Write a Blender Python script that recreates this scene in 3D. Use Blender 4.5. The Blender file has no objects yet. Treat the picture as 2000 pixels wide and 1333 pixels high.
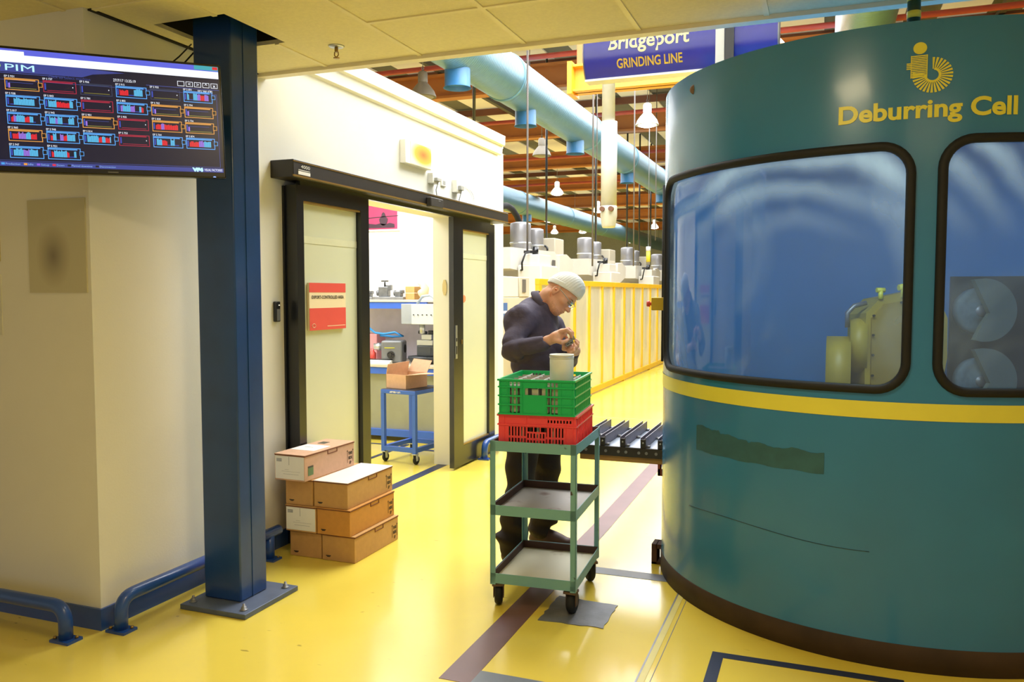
import bpy, bmesh, math, random
import numpy as np
from mathutils import Vector, Matrix, Euler
random.seed(7)
PI = math.pi
SC = bpy.context.scene
COL = SC.collection

# ------------------------------------------------------------------ camera
EYE = Vector((0, 0, 1.55)); FPX = 1600.0
PITCH = math.radians(3.3444); YAW = math.radians(20.837)
FWD = Vector((-math.sin(YAW)*math.cos(PITCH), math.cos(YAW)*math.cos(PITCH), -math.sin(PITCH)))
RGT = Vector((math.cos(YAW), math.sin(YAW), 0))
UPV = RGT.cross(FWD)
cd = bpy.data.cameras.new('camera'); cam = bpy.data.objects.new('camera', cd); COL.objects.link(cam)
cam.location = EYE
cam.rotation_euler = Matrix((RGT, UPV, -FWD)).transposed().to_euler()
cd.sensor_width = 36; cd.lens = 36*FPX/2000; cd.clip_end = 200; cd.clip_start = 0.05
SC.camera = cam

def at(px, py, w):
    """a measured image point at depth w metres (along the view axis) as a world point"""
    return EYE + FWD*w + RGT*((px-1000)/FPX*w) - UPV*((py-666.5)/FPX*w)

# ------------------------------------------------------------------ exposure, world, lights
SC.view_settings.view_transform = 'Standard'; SC.view_settings.look = 'None'
SC.view_settings.exposure = 0.0; SC.view_settings.gamma = 1.0; SC.view_settings.use_curve_mapping = False
W = bpy.data.worlds.new('world'); SC.world = W; W.use_nodes = True
W.node_tree.nodes['Background'].inputs[0].default_value = (1.0, 0.96, 0.88, 1)
W.node_tree.nodes['Background'].inputs[1].default_value = 0.40

def area(name, loc, size, power, color=(1, 1, 1), rot=(0, 0, 0), sy=None, spread=None):
    l = bpy.data.lights.new(name, 'AREA'); l.energy = power; l.color = color
    l.shape = 'RECTANGLE'; l.size = size; l.size_y = sy or size
    if spread: l.spread = spread
    o = bpy.data.objects.new(name, l); o.location = loc; o.rotation_euler = rot; COL.objects.link(o)
    return o
# daylight-white rows of high-bay light in the hall
area('hall_light', (-1.6, 8.6, 5.6), 5.0, 1300, (0.95, 0.975, 1.0), sy=6.0)
area('hall_light', (-2.6, 16.0, 5.4), 6.0, 900, (0.95, 0.975, 1.0), sy=8.0)
area('hall_light', (-7.5, 22.0, 5.4), 9.0, 1400, (0.95, 0.975, 1.0), sy=16.0)
area('hall_light', (-6.5, 38.0, 5.4), 12.0, 1900, (0.95, 0.975, 1.0), sy=14.0)
area('hall_light', (-19, 30, 5.4), 12.0, 2600, (0.95, 0.975, 1.0), sy=40.0)  # added fill that brightens the dark back left of the hall
# light of the office behind the sliding doors
area('office_light', (-4.6, 6.6, 2.9), 1.6, 115, (0.95, 0.97, 1.0), sy=2.2)
# recessed lamp of the low ceiling near the camera, to its right
area('ceiling_lamp', (1.0, 0.2, 2.79), 1.2, 18, (1.0, 0.78, 0.46), sy=2.4)
area('ceiling_lamp', (-0.55, 1.95, 2.79), 0.55, 26, (1.0, 0.80, 0.48), sy=0.55)
# strip lamp inside the deburring cell
area('cell_lamp', (0.15, 4.12, 2.54), 1.1, 26, (0.80, 0.95, 1.0), sy=0.4)

# ------------------------------------------------------------------ materials
def lin(c):
    if isinstance(c, str):
        c = [int(c[i:i+2], 16)/255 for i in (0, 2, 4)]
    return tuple(x/12.92 if x <= 0.04045 else ((x+0.055)/1.055)**2.4 for x in c)+(1,)
_m = {}
def mat(name, col, rough=0.5, metal=0.0, var=0.06, scale=8.0, bump=0.0, bscale=60.0, coat=0.0, emit=0.0, spec=None, col2=None, thr=None, alpha=None, stretch=None):
    if name in _m: return _m[name]
    m = bpy.data.materials.new(name); m.use_nodes = True; nt = m.node_tree; N = nt.nodes; L = nt.links
    b = N['Principled BSDF']; c = lin(col)
    b.inputs['Roughness'].default_value = rough; b.inputs['Metallic'].default_value = metal
    b.inputs['Coat Weight'].default_value = coat
    if coat: b.inputs['Coat Roughness'].default_value = 0.12
    if spec is not None: b.inputs['Specular IOR Level'].default_value = spec
    tc = N.new('ShaderNodeTexCoord'); mp = N.new('ShaderNodeMapping'); L.new(tc.outputs['Object'], mp.inputs[0])
    if stretch: mp.inputs['Scale'].default_value = stretch
    nz = N.new('ShaderNodeTexNoise'); nz.inputs['Scale'].default_value = scale; nz.inputs['Detail'].default_value = 6
    L.new(mp.outputs[0], nz.inputs['Vector'])
    rp = N.new('ShaderNodeValToRGB')
    if col2 is not None:
        t = thr or (0.5, 0.62)
        rp.color_ramp.elements[0].position = t[0]; rp.color_ramp.elements[1].position = t[1]
        rp.color_ramp.elements[0].color = c; rp.color_ramp.elements[1].color = lin(col2)
    else:
        rp.color_ramp.elements[0].position = 0.3; rp.color_ramp.elements[1].position = 0.7
        rp.color_ramp.elements[0].color = tuple(x*(1-var) for x in c[:3])+(1,)
        rp.color_ramp.elements[1].color = tuple(min(1, x*(1+var)) for x in c[:3])+(1,)
    L.new(nz.outputs['Fac'], rp.inputs[0]); L.new(rp.outputs[0], b.inputs['Base Color'])
    if bump:
        n2 = N.new('ShaderNodeTexNoise'); n2.inputs['Scale'].default_value = bscale; n2.inputs['Detail'].default_value = 3
        L.new(mp.outputs[0], n2.inputs['Vector'])
        bp = N.new('ShaderNodeBump'); bp.inputs['Strength'].default_value = bump; bp.inputs['Distance'].default_value = 0.01
        L.new(n2.outputs['Fac'], bp.inputs['Height']); L.new(bp.outputs[0], b.inputs['Normal'])
    if emit:
        b.inputs['Emission Color'].default_value = c; b.inputs['Emission Strength'].default_value = emit
    if alpha is not None: b.inputs['Alpha'].default_value = alpha
    _m[name] = m; return m

def emis(name, col, s):
    if name in _m: return _m[name]
    m = bpy.data.materials.new(name); m.use_nodes = True; nt = m.node_tree
    b = nt.nodes['Principled BSDF']; b.inputs['Base Color'].default_value = (0.01, 0.01, 0.012, 1); b.inputs['Roughness'].default_value = 0.3
    b.inputs['Emission Color'].default_value = lin(col); b.inputs['Emission Strength'].default_value = s
    _m[name] = m; return m

def clear(name, tint, frac, dirt='C8D0D0', scale=3.0, lo=0.45, hi=0.75, gloss=0.12, base=0.0, stretch=(1, 1, 1), grough=0.05):
    """see-through sheet: transparent, a weak mirror, and a milky film whose strength follows a smear pattern"""
    m = bpy.data.materials.new(name); m.use_nodes = True; nt = m.node_tree; N = nt.nodes; L = nt.links
    N.remove(N['Principled BSDF']); out = N['Material Output']
    tr = N.new('ShaderNodeBsdfTransparent'); tr.inputs[0].default_value = lin(tint)
    gl = N.new('ShaderNodeBsdfGlossy'); gl.inputs['Roughness'].default_value = grough
    di = N.new('ShaderNodeBsdfDiffuse'); di.inputs[0].default_value = lin(dirt)
    tl = N.new('ShaderNodeBsdfTranslucent'); tl.inputs[0].default_value = lin(dirt)
    md = N.new('ShaderNodeMixShader'); md.inputs[0].default_value = 0.5
    L.new(di.outputs[0], md.inputs[1]); L.new(tl.outputs[0], md.inputs[2])
    fr = N.new('ShaderNodeFresnel'); fr.inputs[0].default_value = 1.45
    ad = N.new('ShaderNodeMath'); ad.operation = 'MULTIPLY_ADD'; ad.inputs[1].default_value = 1.0; ad.inputs[2].default_value = gloss*0.2
    L.new(fr.outputs[0], ad.inputs[0])
    m1 = N.new('ShaderNodeMixShader'); L.new(ad.outputs[0], m1.inputs[0]); L.new(tr.outputs[0], m1.inputs[1]); L.new(gl.outputs[0], m1.inputs[2])
    tc = N.new('ShaderNodeTexCoord'); mp = N.new('ShaderNodeMapping'); mp.inputs['Scale'].default_value = stretch
    L.new(tc.outputs['Object'], mp.inputs[0])
    nz = N.new('ShaderNodeTexNoise'); nz.inputs['Scale'].default_value = scale; nz.inputs['Detail'].default_value = 5; nz.inputs['Distortion'].default_value = 1.2
    L.new(mp.outputs[0], nz.inputs['Vector'])
    mr = N.new('ShaderNodeMapRange'); mr.inputs[1].default_value = lo; mr.inputs[2].default_value = hi
    mr.inputs[3].default_value = base; mr.inputs[4].default_value = frac
    L.new(nz.outputs['Fac'], mr.inputs[0])
    m2 = N.new('ShaderNodeMixShader'); L.new(mr.outputs[0], m2.inputs[0]); L.new(m1.outputs[0], m2.inputs[1]); L.new(md.outputs[0], m2.inputs[2])
    L.new(m2.outputs[0], out.inputs[0]); _m[name] = m; return m

ORD = ['nearest', 'second nearest', 'third nearest', 'fourth nearest', 'fifth nearest', 'sixth nearest', 'seventh nearest', 'eighth nearest', 'ninth nearest', 'tenth nearest', 'eleventh nearest', 'twelfth nearest', 'thirteenth nearest']
# ------------------------------------------------------------------ mesh builder
class MB:
    def __init__(s): s.bm = bmesh.new(); s.mats = []; s.cur = 0
    def use(s, m):
        if m not in s.mats: s.mats.append(m)
        s.cur = s.mats.index(m); return s
    def _f(s, vs, smooth=False):
        try: f = s.bm.faces.new(vs)
        except ValueError: return None
        f.material_index = s.cur; f.smooth = smooth; return f
    def box(s, c, d, R=None, bev=0.0):
        """box by centre and full size, R an optional rotation matrix"""
        cx, cy, cz = c; hx, hy, hz = d[0]/2, d[1]/2, d[2]/2; vs = []
        for i in (-1, 1):
            for j in (-1, 1):
                for k in (-1, 1):
                    p = Vector((i*hx, j*hy, k*hz))
                    if R is not None: p = R @ p
                    vs.append(s.bm.verts.new(p+Vector(c)))
        fs = [(0, 1, 3, 2), (4, 6, 7, 5), (0, 4, 5, 1), (2, 3, 7, 6), (0, 2, 6, 4), (1, 5, 7, 3)]
        F = [s._f([vs[i] for i in q]) for q in fs]
        if bev > 0:
            es = list({e for f in F for e in f.edges})
            r = bmesh.ops.bevel(s.bm, geom=es, offset=bev, segments=2, affect='EDGES', profile=0.5)
            for f in r['faces']: f.material_index = s.cur; f.smooth = True
        return s
    def bb(s, lo, hi, bev=0.0):
        return s.box([(a+b)/2 for a, b in zip(lo, hi)], [abs(b-a) for a, b in zip(lo, hi)], None, bev)
    def bar(s, a, b, w, h, bev=0.0, up=(0, 0, 1)):
        a = Vector(a); b = Vector(b); d = (b-a); L = d.length; d.normalize(); u = Vector(up)
        if abs(d.dot(u)) > 0.99: u = Vector((0, 1, 0))
        x = u.cross(d).normalized(); z = d.cross(x)
        return s.box((a+b)/2, (w, L, h), Matrix((x, d, z)).transposed(), bev)
    def tube(s, pts, r, n=12, cap=True, closed=False):
        pts = [Vector(p) for p in pts]; rs = r if isinstance(r, (list, tuple)) else [r]*len(pts)
        rings = []; prev = None; m = len(pts)
        for i, p in enumerate(pts):
            if closed: t = (pts[(i+1) % m]-pts[i-1])
            else: t = (pts[min(i+1, m-1)]-pts[max(i-1, 0)])
            t.normalize()
            if prev is None:
                u = Vector((0, 0, 1)) if abs(t.z) < 0.9 else Vector((1, 0, 0)); x = t.cross(u).normalized()
            else:
                x = (prev-t*prev.dot(t)).normalized()
            prev = x; y = t.cross(x)
            rings.append([s.bm.verts.new(p+x*math.cos(2*PI*k/n)*rs[i]+y*math.sin(2*PI*k/n)*rs[i]) for k in range(n)])
        R = range(m) if closed else range(m-1)
        for i in R:
            A = rings[i]; B = rings[(i+1) % m]
            for k in range(n): s._f([A[k], A[(k+1) % n], B[(k+1) % n], B[k]], True)
        if cap and not closed:
            s._f(rings[0][::-1]); s._f(rings[-1])
        return s
    def cyl(s, a, b, r, n=24, r2=None):
        return s.tube([a, b], [r, r2 if r2 is not None else r], n)
    def lathe(s, prof, c=(0, 0, 0), n=24, M=None):
        """profile of (radius, height) turned about z"""
        rings = []
        for r, z in prof:
            rg = []
            for k in range(n):
                p = Vector((r*math.cos(2*PI*k/n), r*math.sin(2*PI*k/n), z))
                if M is not None: p = M @ p
                rg.append(s.bm.verts.new(p+Vector(c)))
            rings.append(rg)
        for A, B in zip(rings[:-1], rings[1:]):
            for k in range(n): s._f([A[k], A[(k+1) % n], B[(k+1) % n], B[k]], True)
        if prof[0][0] > 1e-4: s._f(rings[0][::-1])
        if prof[-1][0] > 1e-4: s._f(rings[-1])
        return s
    def prism(s, poly, o, ex, ey, depth):
        """polygon in the (ex, ey) plane at o pushed along ex x ey by depth"""
        o = Vector(o); ex = Vector(ex); ey = Vector(ey); n = ex.cross(ey).normalized()*depth
        A = [s.bm.verts.new(o+ex*x+ey*y) for x, y in poly]; B = [s.bm.verts.new(o+ex*x+ey*y+n) for x, y in poly]
        s._f(A[::-1]); s._f(B); m = len(poly)
        for i in range(m): s._f([A[i], A[(i+1) % m], B[(i+1) % m], B[i]])
        return s
    def quad(s, *p):
        s._f([s.bm.verts.new(Vector(q)) for q in p]); return s
    def mesh(s, me, M):
        off = len(s.bm.verts); vs = [s.bm.verts.new(M(v.co)) for v in me.vertices]
        for p in me.polygons: s._f([vs[i] for i in p.vertices])
        return s
    def build(s, name, m=None, parent=None, keep=False, smooth=None, loc=None):
        if not keep: bmesh.ops.recalc_face_normals(s.bm, faces=s.bm.faces)
        me = bpy.data.meshes.new(name); s.bm.to_mesh(me); s.bm.free()
        ms = s.mats if s.mats else [m]
        for x in ms: me.materials.append(x)
        if smooth:
            me.shade_smooth()
        o = bpy.data.objects.new(name, me); COL.objects.link(o)
        if parent is not None: o.parent = parent; o.matrix_parent_inverse = parent.matrix_basis.inverted()
        if loc is not None: rebase(o, loc)
        return o
def rebase(o, loc):
    o.data.transform(Matrix.Translation(-Vector(loc))); o.location = loc
def thing(name, label, cat, loc=(0, 0, 0), rz=0.0, group=None):
    o = bpy.data.objects.new(name, None); o.empty_display_size = 0.05; COL.objects.link(o)
    o.location = loc; o.rotation_euler = (0, 0, rz); o['label'] = label; o['category'] = cat
    if group: o['group'] = group
    return o
def tag(o, label, cat, group=None):
    o['label'] = label; o['category'] = cat
    if group: o['group'] = group
    return o
def struct(o): o['kind'] = 'structure'; return o
def loc_build(mb, name, m, parent):
    """build a part whose coordinates are in its parent's own frame"""
    o = mb.build(name, m); o.parent = parent; return o
def dup(root, loc, rz=None, label=None, group=None):
    r = root.copy(); COL.objects.link(r); r.location = loc
    if rz is not None: r.rotation_euler = (0, 0, rz)
    if label: r['label'] = label
    if group: r['group'] = group
    for ch in [c for c in COL.objects if c.parent == root]:
        c = ch.copy(); COL.objects.link(c); c.parent = r
        for g in [x for x in COL.objects if x.parent == ch]:
            d = g.copy(); COL.objects.link(d); d.parent = c
    return r
def text_mesh(txt, size=1.0, off=0.0, ext=0.0, sx=1.0, align='LEFT', res=4):
    cu = bpy.data.curves.new('t', 'FONT'); cu.body = txt; cu.size = size; cu.offset = off; cu.extrude = ext; cu.resolution_u = res
    cu.align_x = align
    o = bpy.data.objects.new('t', cu); COL.objects.link(o)
    bpy.context.view_layer.update()
    dg = bpy.context.evaluated_depsgraph_get()
    me = bpy.data.meshes.new_from_object(o.evaluated_get(dg))
    bpy.data.objects.remove(o); 
    for v in me.vertices: v.co.x *= sx
    return me
def plane_text(mb, txt, o, ex, ey, size, off=0.0, lift=0.001, width=None, align='LEFT', mirror=False):
    me = text_mesh(txt, 1.0, off/size, 0, align='LEFT')
    xs = [v.co.x for v in me.vertices]; x0, x1 = min(xs), max(xs)
    k = size if width is None else width/(x1-x0)
    ex = Vector(ex).normalized(); ey = Vector(ey).normalized(); n = ex.cross(ey)*lift; o = Vector(o)
    sh = {'LEFT': x0, 'CENTER': (x0+x1)/2, 'RIGHT': x1}[align]
    mb.mesh(me, lambda c: o+ex*((c.x-sh)*k)+ey*(c.y*size)+n)
    bpy.data.meshes.remove(me)
    return mb
# ------------------------------------------------------------------ palette
M_FLOOR = mat('yellow_epoxy', 'EAD254', 0.22, var=0.05, scale=1.6, bump=0.05, bscale=9, coat=0.5)
M_WALL = mat('cream_paint', 'ECE9DA', 0.7, var=0.02, scale=3, bump=0.04, bscale=120)
M_WHITE = mat('white_paint', 'F4F1E6', 0.6, var=0.02, scale=3, bump=0.03, bscale=100)
M_TILE = mat('ceiling_tile', 'F0E6BE', 0.85, var=0.04, scale=60, bump=0.15, bscale=260)
M_GRID = mat('ceiling_grid', 'F3E8BC', 0.5, var=0.02)
M_BLUE = mat('rail_blue', '234C96', 0.32, var=0.08, coat=0.3)
M_NAVY = mat('column_navy', '1E4480', 0.3, var=0.14, scale=5, bump=0.05, bscale=30, coat=0.3)
M_BLACK = mat('black_metal', '14171E', 0.28, var=0.1, coat=0.4)
M_DARK = mat('dark_void', '1C1A16', 0.9, var=0.1)
M_BRONZE = mat('bronze_edge', 'A08040', 0.35, metal=0.6, var=0.08)
M_GREYST = mat('grey_steel', '8A8C90', 0.42, metal=0.6, var=0.12, scale=14)
M_PLATE = mat('steel_plate', '74777E', 0.5, metal=0.5, var=0.2, scale=9, bump=0.1)
M_STEEL = mat('bright_steel', 'C4C8CC', 0.3, metal=0.85, var=0.08)
M_RUBBER = mat('black_rubber', '0F1013', 0.7, var=0.15)
M_TAPEB = mat('brown_tape', '6E4F52', 0.4, var=0.12, scale=4)
M_TAPEG = mat('blue_grey_tape', '68707F', 0.4, var=0.12, scale=4)
M_TAPEK = mat('dark_blue_tape', '2B3350', 0.4, var=0.12, scale=4)
M_PLASTW = mat('white_plastic', 'E6E4DC', 0.4, var=0.02)
M_CARD = mat('cardboard', 'C79A5E', 0.8, var=0.05, scale=30, bump=0.05, bscale=200)
M_CARDP = mat('cardboard_pale', 'D2A888', 0.75, var=0.05, scale=30, bump=0.05, bscale=200)
M_CARDE = mat('cardboard_edge', '7A4A30', 0.85, var=0.1)
M_PAPER = mat('paper_white', 'F0EEE8', 0.65, var=0.02)
M_INK = mat('black_ink', '26211E', 0.6, var=0.05)
M_RED = mat('sign_red', 'E4564E', 0.4, var=0.03)
M_CREAM = mat('sign_cream', 'F0DDB4', 0.5, var=0.02)

# ------------------------------------------------------------------ floor
b = MB(); b.bb((-30, -4, -0.2), (14, 70, 0))
floor = struct(b.build('floor', M_FLOOR))
# scuffed epoxy: darker marks with a shape of their own
nt = M_FLOOR.node_tree; N = nt.nodes; L = nt.links; pb = N['Principled BSDF']
src = pb.inputs['Base Color'].links[0].from_socket
tc = N.new('ShaderNodeTexCoord')
mp = N.new('ShaderNodeMapping'); mp.inputs['Rotation'].default_value = (0, 0, 0.5); mp.inputs['Scale'].default_value = (9, 26, 1); L.new(tc.outputs['Object'], mp.inputs[0])
nz = N.new('ShaderNodeTexNoise'); nz.inputs['Scale'].default_value = 1.0; nz.inputs['Detail'].default_value = 2; L.new(mp.outputs[0], nz.inputs['Vector'])
mr = N.new('ShaderNodeMapRange'); mr.inputs[1].default_value = 0.72; mr.inputs[2].default_value = 0.77; mr.inputs[4].default_value = 0.55; L.new(nz.outputs['Fac'], mr.inputs[0])
mx = N.new('ShaderNodeMix'); mx.data_type = 'RGBA'; L.new(mr.outputs[0], mx.inputs[0]); L.new(src, mx.inputs[6]); mx.inputs[7].default_value = lin('5E4A18'); L.new(mx.outputs[2], pb.inputs['Base Color'])
n3 = N.new('ShaderNodeTexNoise'); n3.inputs['Scale'].default_value = 0.8; n3.inputs['Detail'].default_value = 5; L.new(tc.outputs['Object'], n3.inputs['Vector'])
m3 = N.new('ShaderNodeMapRange'); m3.inputs[3].default_value = 0.12; m3.inputs[4].default_value = 0.34; L.new(n3.outputs['Fac'], m3.inputs[0]); L.new(m3.outputs[0], pb.inputs['Roughness'])

def strip(name, m, quads, z=0.0015, label=None):
    b = MB()
    for q in quads:
        A = [b.bm.verts.new((x, y, z)) for x, y in q]; B = [b.bm.verts.new((x, y, 0.0)) for x, y in q]
        b._f(A)
        for i in range(len(A)): b._f([A[i], B[i], B[(i+1) % len(A)], A[(i+1) % len(A)]])
    o = b.build(name, m, floor)
    if label: o['label'] = label
    return o
R4 = lambda x0, y0, x1, y1: [(x0, y0), (x1, y0), (x1, y1), (x0, y1)]
strip('floor_stripe', M_TAPEB, [[(-1.42, 2.9), (-1.285, 2.9), (-1.29, 5.2), (-1.40, 11.5), (-1.52, 11.5), (-1.415, 5.2)]], label='brown painted stripe running down the aisle')
strip('floor_stripe', M_TAPEG, [R4(-1.285, 2.9, -0.2, 3.02)], 0.0018, 'blue grey stripe across the foreground')
strip('floor_stripe', M_TAPEG, [R4(-1.285, 4.33, -0.7, 4.43)], label='blue grey stripe between trolley and cell')
strip('floor_stripe', M_TAPEK, [R4(-0.42, 2.7, -0.37, 3.545), [(-0.37, 3.495), (0.33, 3.495), (0.33, 3.545), (-0.37, 3.545)], R4(0.28, 2.7, 0.33, 3.495)], label='dark square outline in front of the cell')
strip('floor_stripe', M_TAPEK, [R4(-3.24, 4.9, -3.15, 7.0), R4(-3.9, 7.15, -3.2, 7.22), R4(-3.98, 6.2, -3.93, 7.4), R4(-5.5, 7.3, -3.98, 7.35)], label='dark blue lines at the doorway')
b = MB().use(M_GREYST); b.bb((-0.676, -1, 0), (-0.668, 4.22, 0.002))
b.use(mat('groove_fill', 'D9CE78', 0.35)); b.bb((-0.668, -1, 0), (-0.64, 4.2, 0.0015))
b.build('floor_joint', None, floor)
strip('floor_crack', M_TAPEG, [R4(-3.3, 9.9, 1.5, 9.912), R4(-0.62, -1, -0.617, 4.2)], 0.001)
# worn steel cover plate
b = MB(); P0 = [(-1.235, 3.60), (-0.925, 3.61), (-0.93, 3.905), (-1.24, 3.93)]; rr = random.Random(4); poly = []
for i in range(4):
    a = P0[i]; c = P0[(i+1) % 4]
    for k in range(9):
        t = k/9; poly.append((a[0]+(c[0]-a[0])*t+rr.uniform(-.006, .006), a[1]+(c[1]-a[1])*t+rr.uniform(-.006, .006)))
strip('floor_plate', M_PLATE, [poly], 0.0035, 'ragged grey steel patch under the trolley wheel')

# ------------------------------------------------------------------ walls of the office block
WX = -3.08
b = MB(); b.bb((-3.28, 2.777, 0), (WX, 5.05, 3.10)); b.bb((-3.28, 5.05, 2.22), (WX, 6.63, 3.10)); b.bb((-3.28, 6.63, 0), (WX, 7.69, 3.10))
struct(b.build('wall_left', M_WALL))
b = MB(); b.bb((-9, 2.777, 0), (-3.28, 2.95, 3.10)); struct(b.build('wall_front', M_WALL))
b = MB(); b.bb((-7, 8.25, 0), (-3.36, 8.4, 3.0)); struct(b.build('wall_back', M_WHITE))
b = MB(); b.bb((-7.1, 4.3, 0), (-7.0, 8.4, 3.0)); struct(b.build('wall_far', M_WHITE))
b = MB(); b.bb((-7, 4.3, 0), (-3.28, 4.4, 3.0)); struct(b.build('wall_partition', M_WHITE))
b = MB(); b.bb((-3.42, 7.69, 0), (-3.3, 8.4, 3.0)); struct(b.build('wall_right', M_WHITE))
b = MB(); b.bb((-7.1, 4.3, 3.0), (-3.3, 8.4, 3.06)); struct(b.build('ceiling_office', M_WHITE))
# cornice on top of the office wall, beyond the low ceiling
b = MB(); prof = [(0, 2.93), (0.025, 2.94), (0.03, 3.02), (0.055, 3.03), (0.06, 3.12), (-0.25, 3.12), (-0.25, 3.10), (0, 3.10)]
b.prism([(x, z) for x, z in prof], (WX, 4.05, 0), (1, 0, 0), (0, 0, 1), -3.70)
struct(b.build('trim_1', M_WHITE))
# blue skirting
b = MB(); b.bb((WX, 2.765, 0), (WX+0.012, 4.17, 0.10)); struct(b.build('baseboard_left', M_BLUE))
b = MB(); b.bb((-9, 2.765, 0), (WX, 2.777, 0.10)); struct(b.build('baseboard_front', M_BLUE))
b = MB(); b.bb((WX, 7.4, 0), (WX+0.012, 7.69, 0.10)); struct(b.build('baseboard_right', M_BLUE))

# ------------------------------------------------------------------ low tiled ceiling and its edge
CZ = 2.81
hx0, hx1, hy0, hy1 = -2.97, -2.56, 3.07, 3.52
b = MB()
for lo, hi in (((-9, -3), (9, hy0)), ((-9, hy1), (9, 3.97)), ((-9, hy0), (hx0, hy1)), ((hx1, hy0), (9, hy1))):
    b.bb((lo[0], lo[1], CZ), (hi[0], hi[1], CZ+0.02))
ceil = struct(b.build('ceiling', M_TILE))
b = MB()
xs = [-2.61+0.585*k for k in range(-9, 18)]; ys = [3.405-0.59*k for k in range(0, 9)]
for x in xs:
    if hx0 < x < hx1:
        b.bb((x-0.012, -3, CZ-0.006), (x+0.012, hy0, CZ)); b.bb((x-0.012, hy1, CZ-0.006), (x+0.012, 3.97, CZ))
    else: b.bb((x-0.012, -3, CZ-0.006), (x+0.012, 3.97, CZ))
for y in ys:
    for x0, x1 in zip([-9]+xs, xs+[9]):
        if x0 < hx1 and x1 > hx0 and hy0 < y < hy1: continue
        b.bb((x0+0.012, y-0.012, CZ-0.006), (x1-0.012, y+0.012, CZ))
b.build('ceiling_grid', M_GRID, ceil)
b = MB(); b.bb((-3.08, 3.97, CZ-0.012), (9, 4.04, CZ+0.12)); b.bb((-3.08, 3.955, CZ-0.02), (9, 3.972, CZ+0.01))
struct(b.build('trim_2', mat('edge_trim', 'F2E8CC', 0.45, var=0.02)))
b = MB(); z0 = CZ+0.02
b.bb((hx0-.02, hy0-.02, z0), (hx0, hy1+.02, 3.4)); b.bb((hx1, hy0-.02, z0), (hx1+.02, hy1+.02, 3.4)); b.bb((hx0, hy0-.02, z0), (hx1, hy0, 3.4)); b.bb((hx0, hy1, z0), (hx1, hy1+.02, 3.4)); b.bb((hx0, hy0, 3.4), (hx1, hy1, 3.42))
b.build('dark_void_box', M_DARK, ceil)  # added dark box, its colour paints the unlit void above the hole
# dark strip painting a shadow gap between wall head and tiles
b = MB(); b.bb((WX, 2.80, CZ-0.008), (WX+0.02, 3.95, CZ)); struct(b.build('shadow_strip', M_DARK))

# sprinkler
t = thing('fire_sprinkler', 'small chrome fire sprinkler hanging from the low tiled ceiling', 'sprinkler', (-2.354, 3.664, CZ))
b = MB(); b.lathe([(0.0, -0.006), (0.035, -0.006), (0.042, 0.0)], (0, 0, 0)); loc_build(b, 'rose', M_STEEL, t)
b = MB(); b.cyl((0, 0, -0.006), (0, 0, -0.03), 0.009, 12); b.tube([(-.01, 0, -.03), (-.012, 0, -.045), (0, 0, -.058)], 0.003, 6); b.tube([(.01, 0, -.03), (.012, 0, -.045), (0, 0, -.058)], 0.003, 6); b.lathe([(0, -.062), (.016, -.062), (.016, -.059), (0, -.058)], (0, 0, 0), 16)
loc_build(b, 'nozzle', M_BRONZE, t)

# ------------------------------------------------------------------ steel column
t = thing('steel_column', 'dark navy steel column bolted to the floor in front of the cream wall', 'column', (-2.765, 3.32, 0))
b = MB(); b.bb((-2.878, 3.222, 0.026), (-2.655, 3.425, 3.38), 0.008); b.bb((-2.659, 3.31, 0.03), (-2.652, 3.316, 3.3)); b.build('post', M_NAVY, t)
b = MB(); b.bb((-2.925, 3.102, 0), (-2.535, 3.522, 0.026), 0.003); bp = b.build('base_plate', mat('plate_blue_grey', '5B667C', 0.5, metal=0.2, var=0.12, scale=12), t)
for x, y in ((-2.885, 3.15), (-2.58, 3.15), (-2.58, 3.475), (-2.885, 3.475)):
    b = MB(); b.lathe([(0.02, 0.026), (0.02, 0.030), (0.013, 0.031), (0.013, 0.043), (0.007, 0.044), (0.007, 0.056), (0, 0.057)], (x, y, 0), 6); b.build('bolt', M_GREYST, bp)

# ------------------------------------------------------------------ blue bumper rails
def rail(label, pts, feet, group='blue floor rails along the walls', flange=True):
    t = thing('bumper_rail', label, 'rail', (pts[0][0], pts[0][1], 0), 0, group)
    P = [Vector(p) for p in pts]; path = []
    for i, p in enumerate(P):
        if i in (0, len(P)-1): path.append(p); continue
        a = (P[i-1]-p).normalized(); c = (P[i+1]-p).normalized(); rr = 0.075
        for k in range(7):
            s = k/6; path.append(p+a*rr*(1-s)**2+c*rr*s**2)
    b = MB(); b.tube(path, 0.03, 16); b.build('rail_tube', M_BLUE, t)
    for x, y in feet:
        b = MB()
        if (x, y) not in ((pts[0][0], pts[0][1]), (pts[-1][0], pts[-1][1])): b.cyl((x, y, 0.006), (x, y, 0.145), 0.028, 14)
        b.bb((x-0.055, y-0.04, 0), (x+0.055, y+0.04, 0.012)); fp = b.build('foot_plate', M_BLUE, t)
        for s in (-1, 1):
            b = MB(); b.lathe([(0.008, 0.012), (0.008, 0.022), (0, 0.023)], (x+s*0.043, y+0.02*s, 0), 6); b.build('bolt', M_BRONZE, fp)
rail('blue bent tube rail at the far left, in front of the olive wall', [(-3.13, 2.63, 0.012), (-3.13, 2.63, 0.155), (-5.6, 2.63, 0.155), (-5.6, 2.63, 0.012)], [(-3.13, 2.63), (-5.6, 2.63)])
rail('blue bent tube rail passing behind the navy column', [(-2.985, 2.80, 0.012), (-2.985, 2.80, 0.155), (-2.985, 3.965, 0.155)], [(-2.985, 2.80), (-2.985, 3.88)])
rail('short blue bent tube rail beyond the right sliding door', [(-2.93, 6.98, 0.012), (-2.93, 6.98, 0.155), (-2.93, 7.75, 0.155), (-2.93, 7.75, 0.012)], [(-2.93, 6.98), (-2.93, 7.75)])

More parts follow.
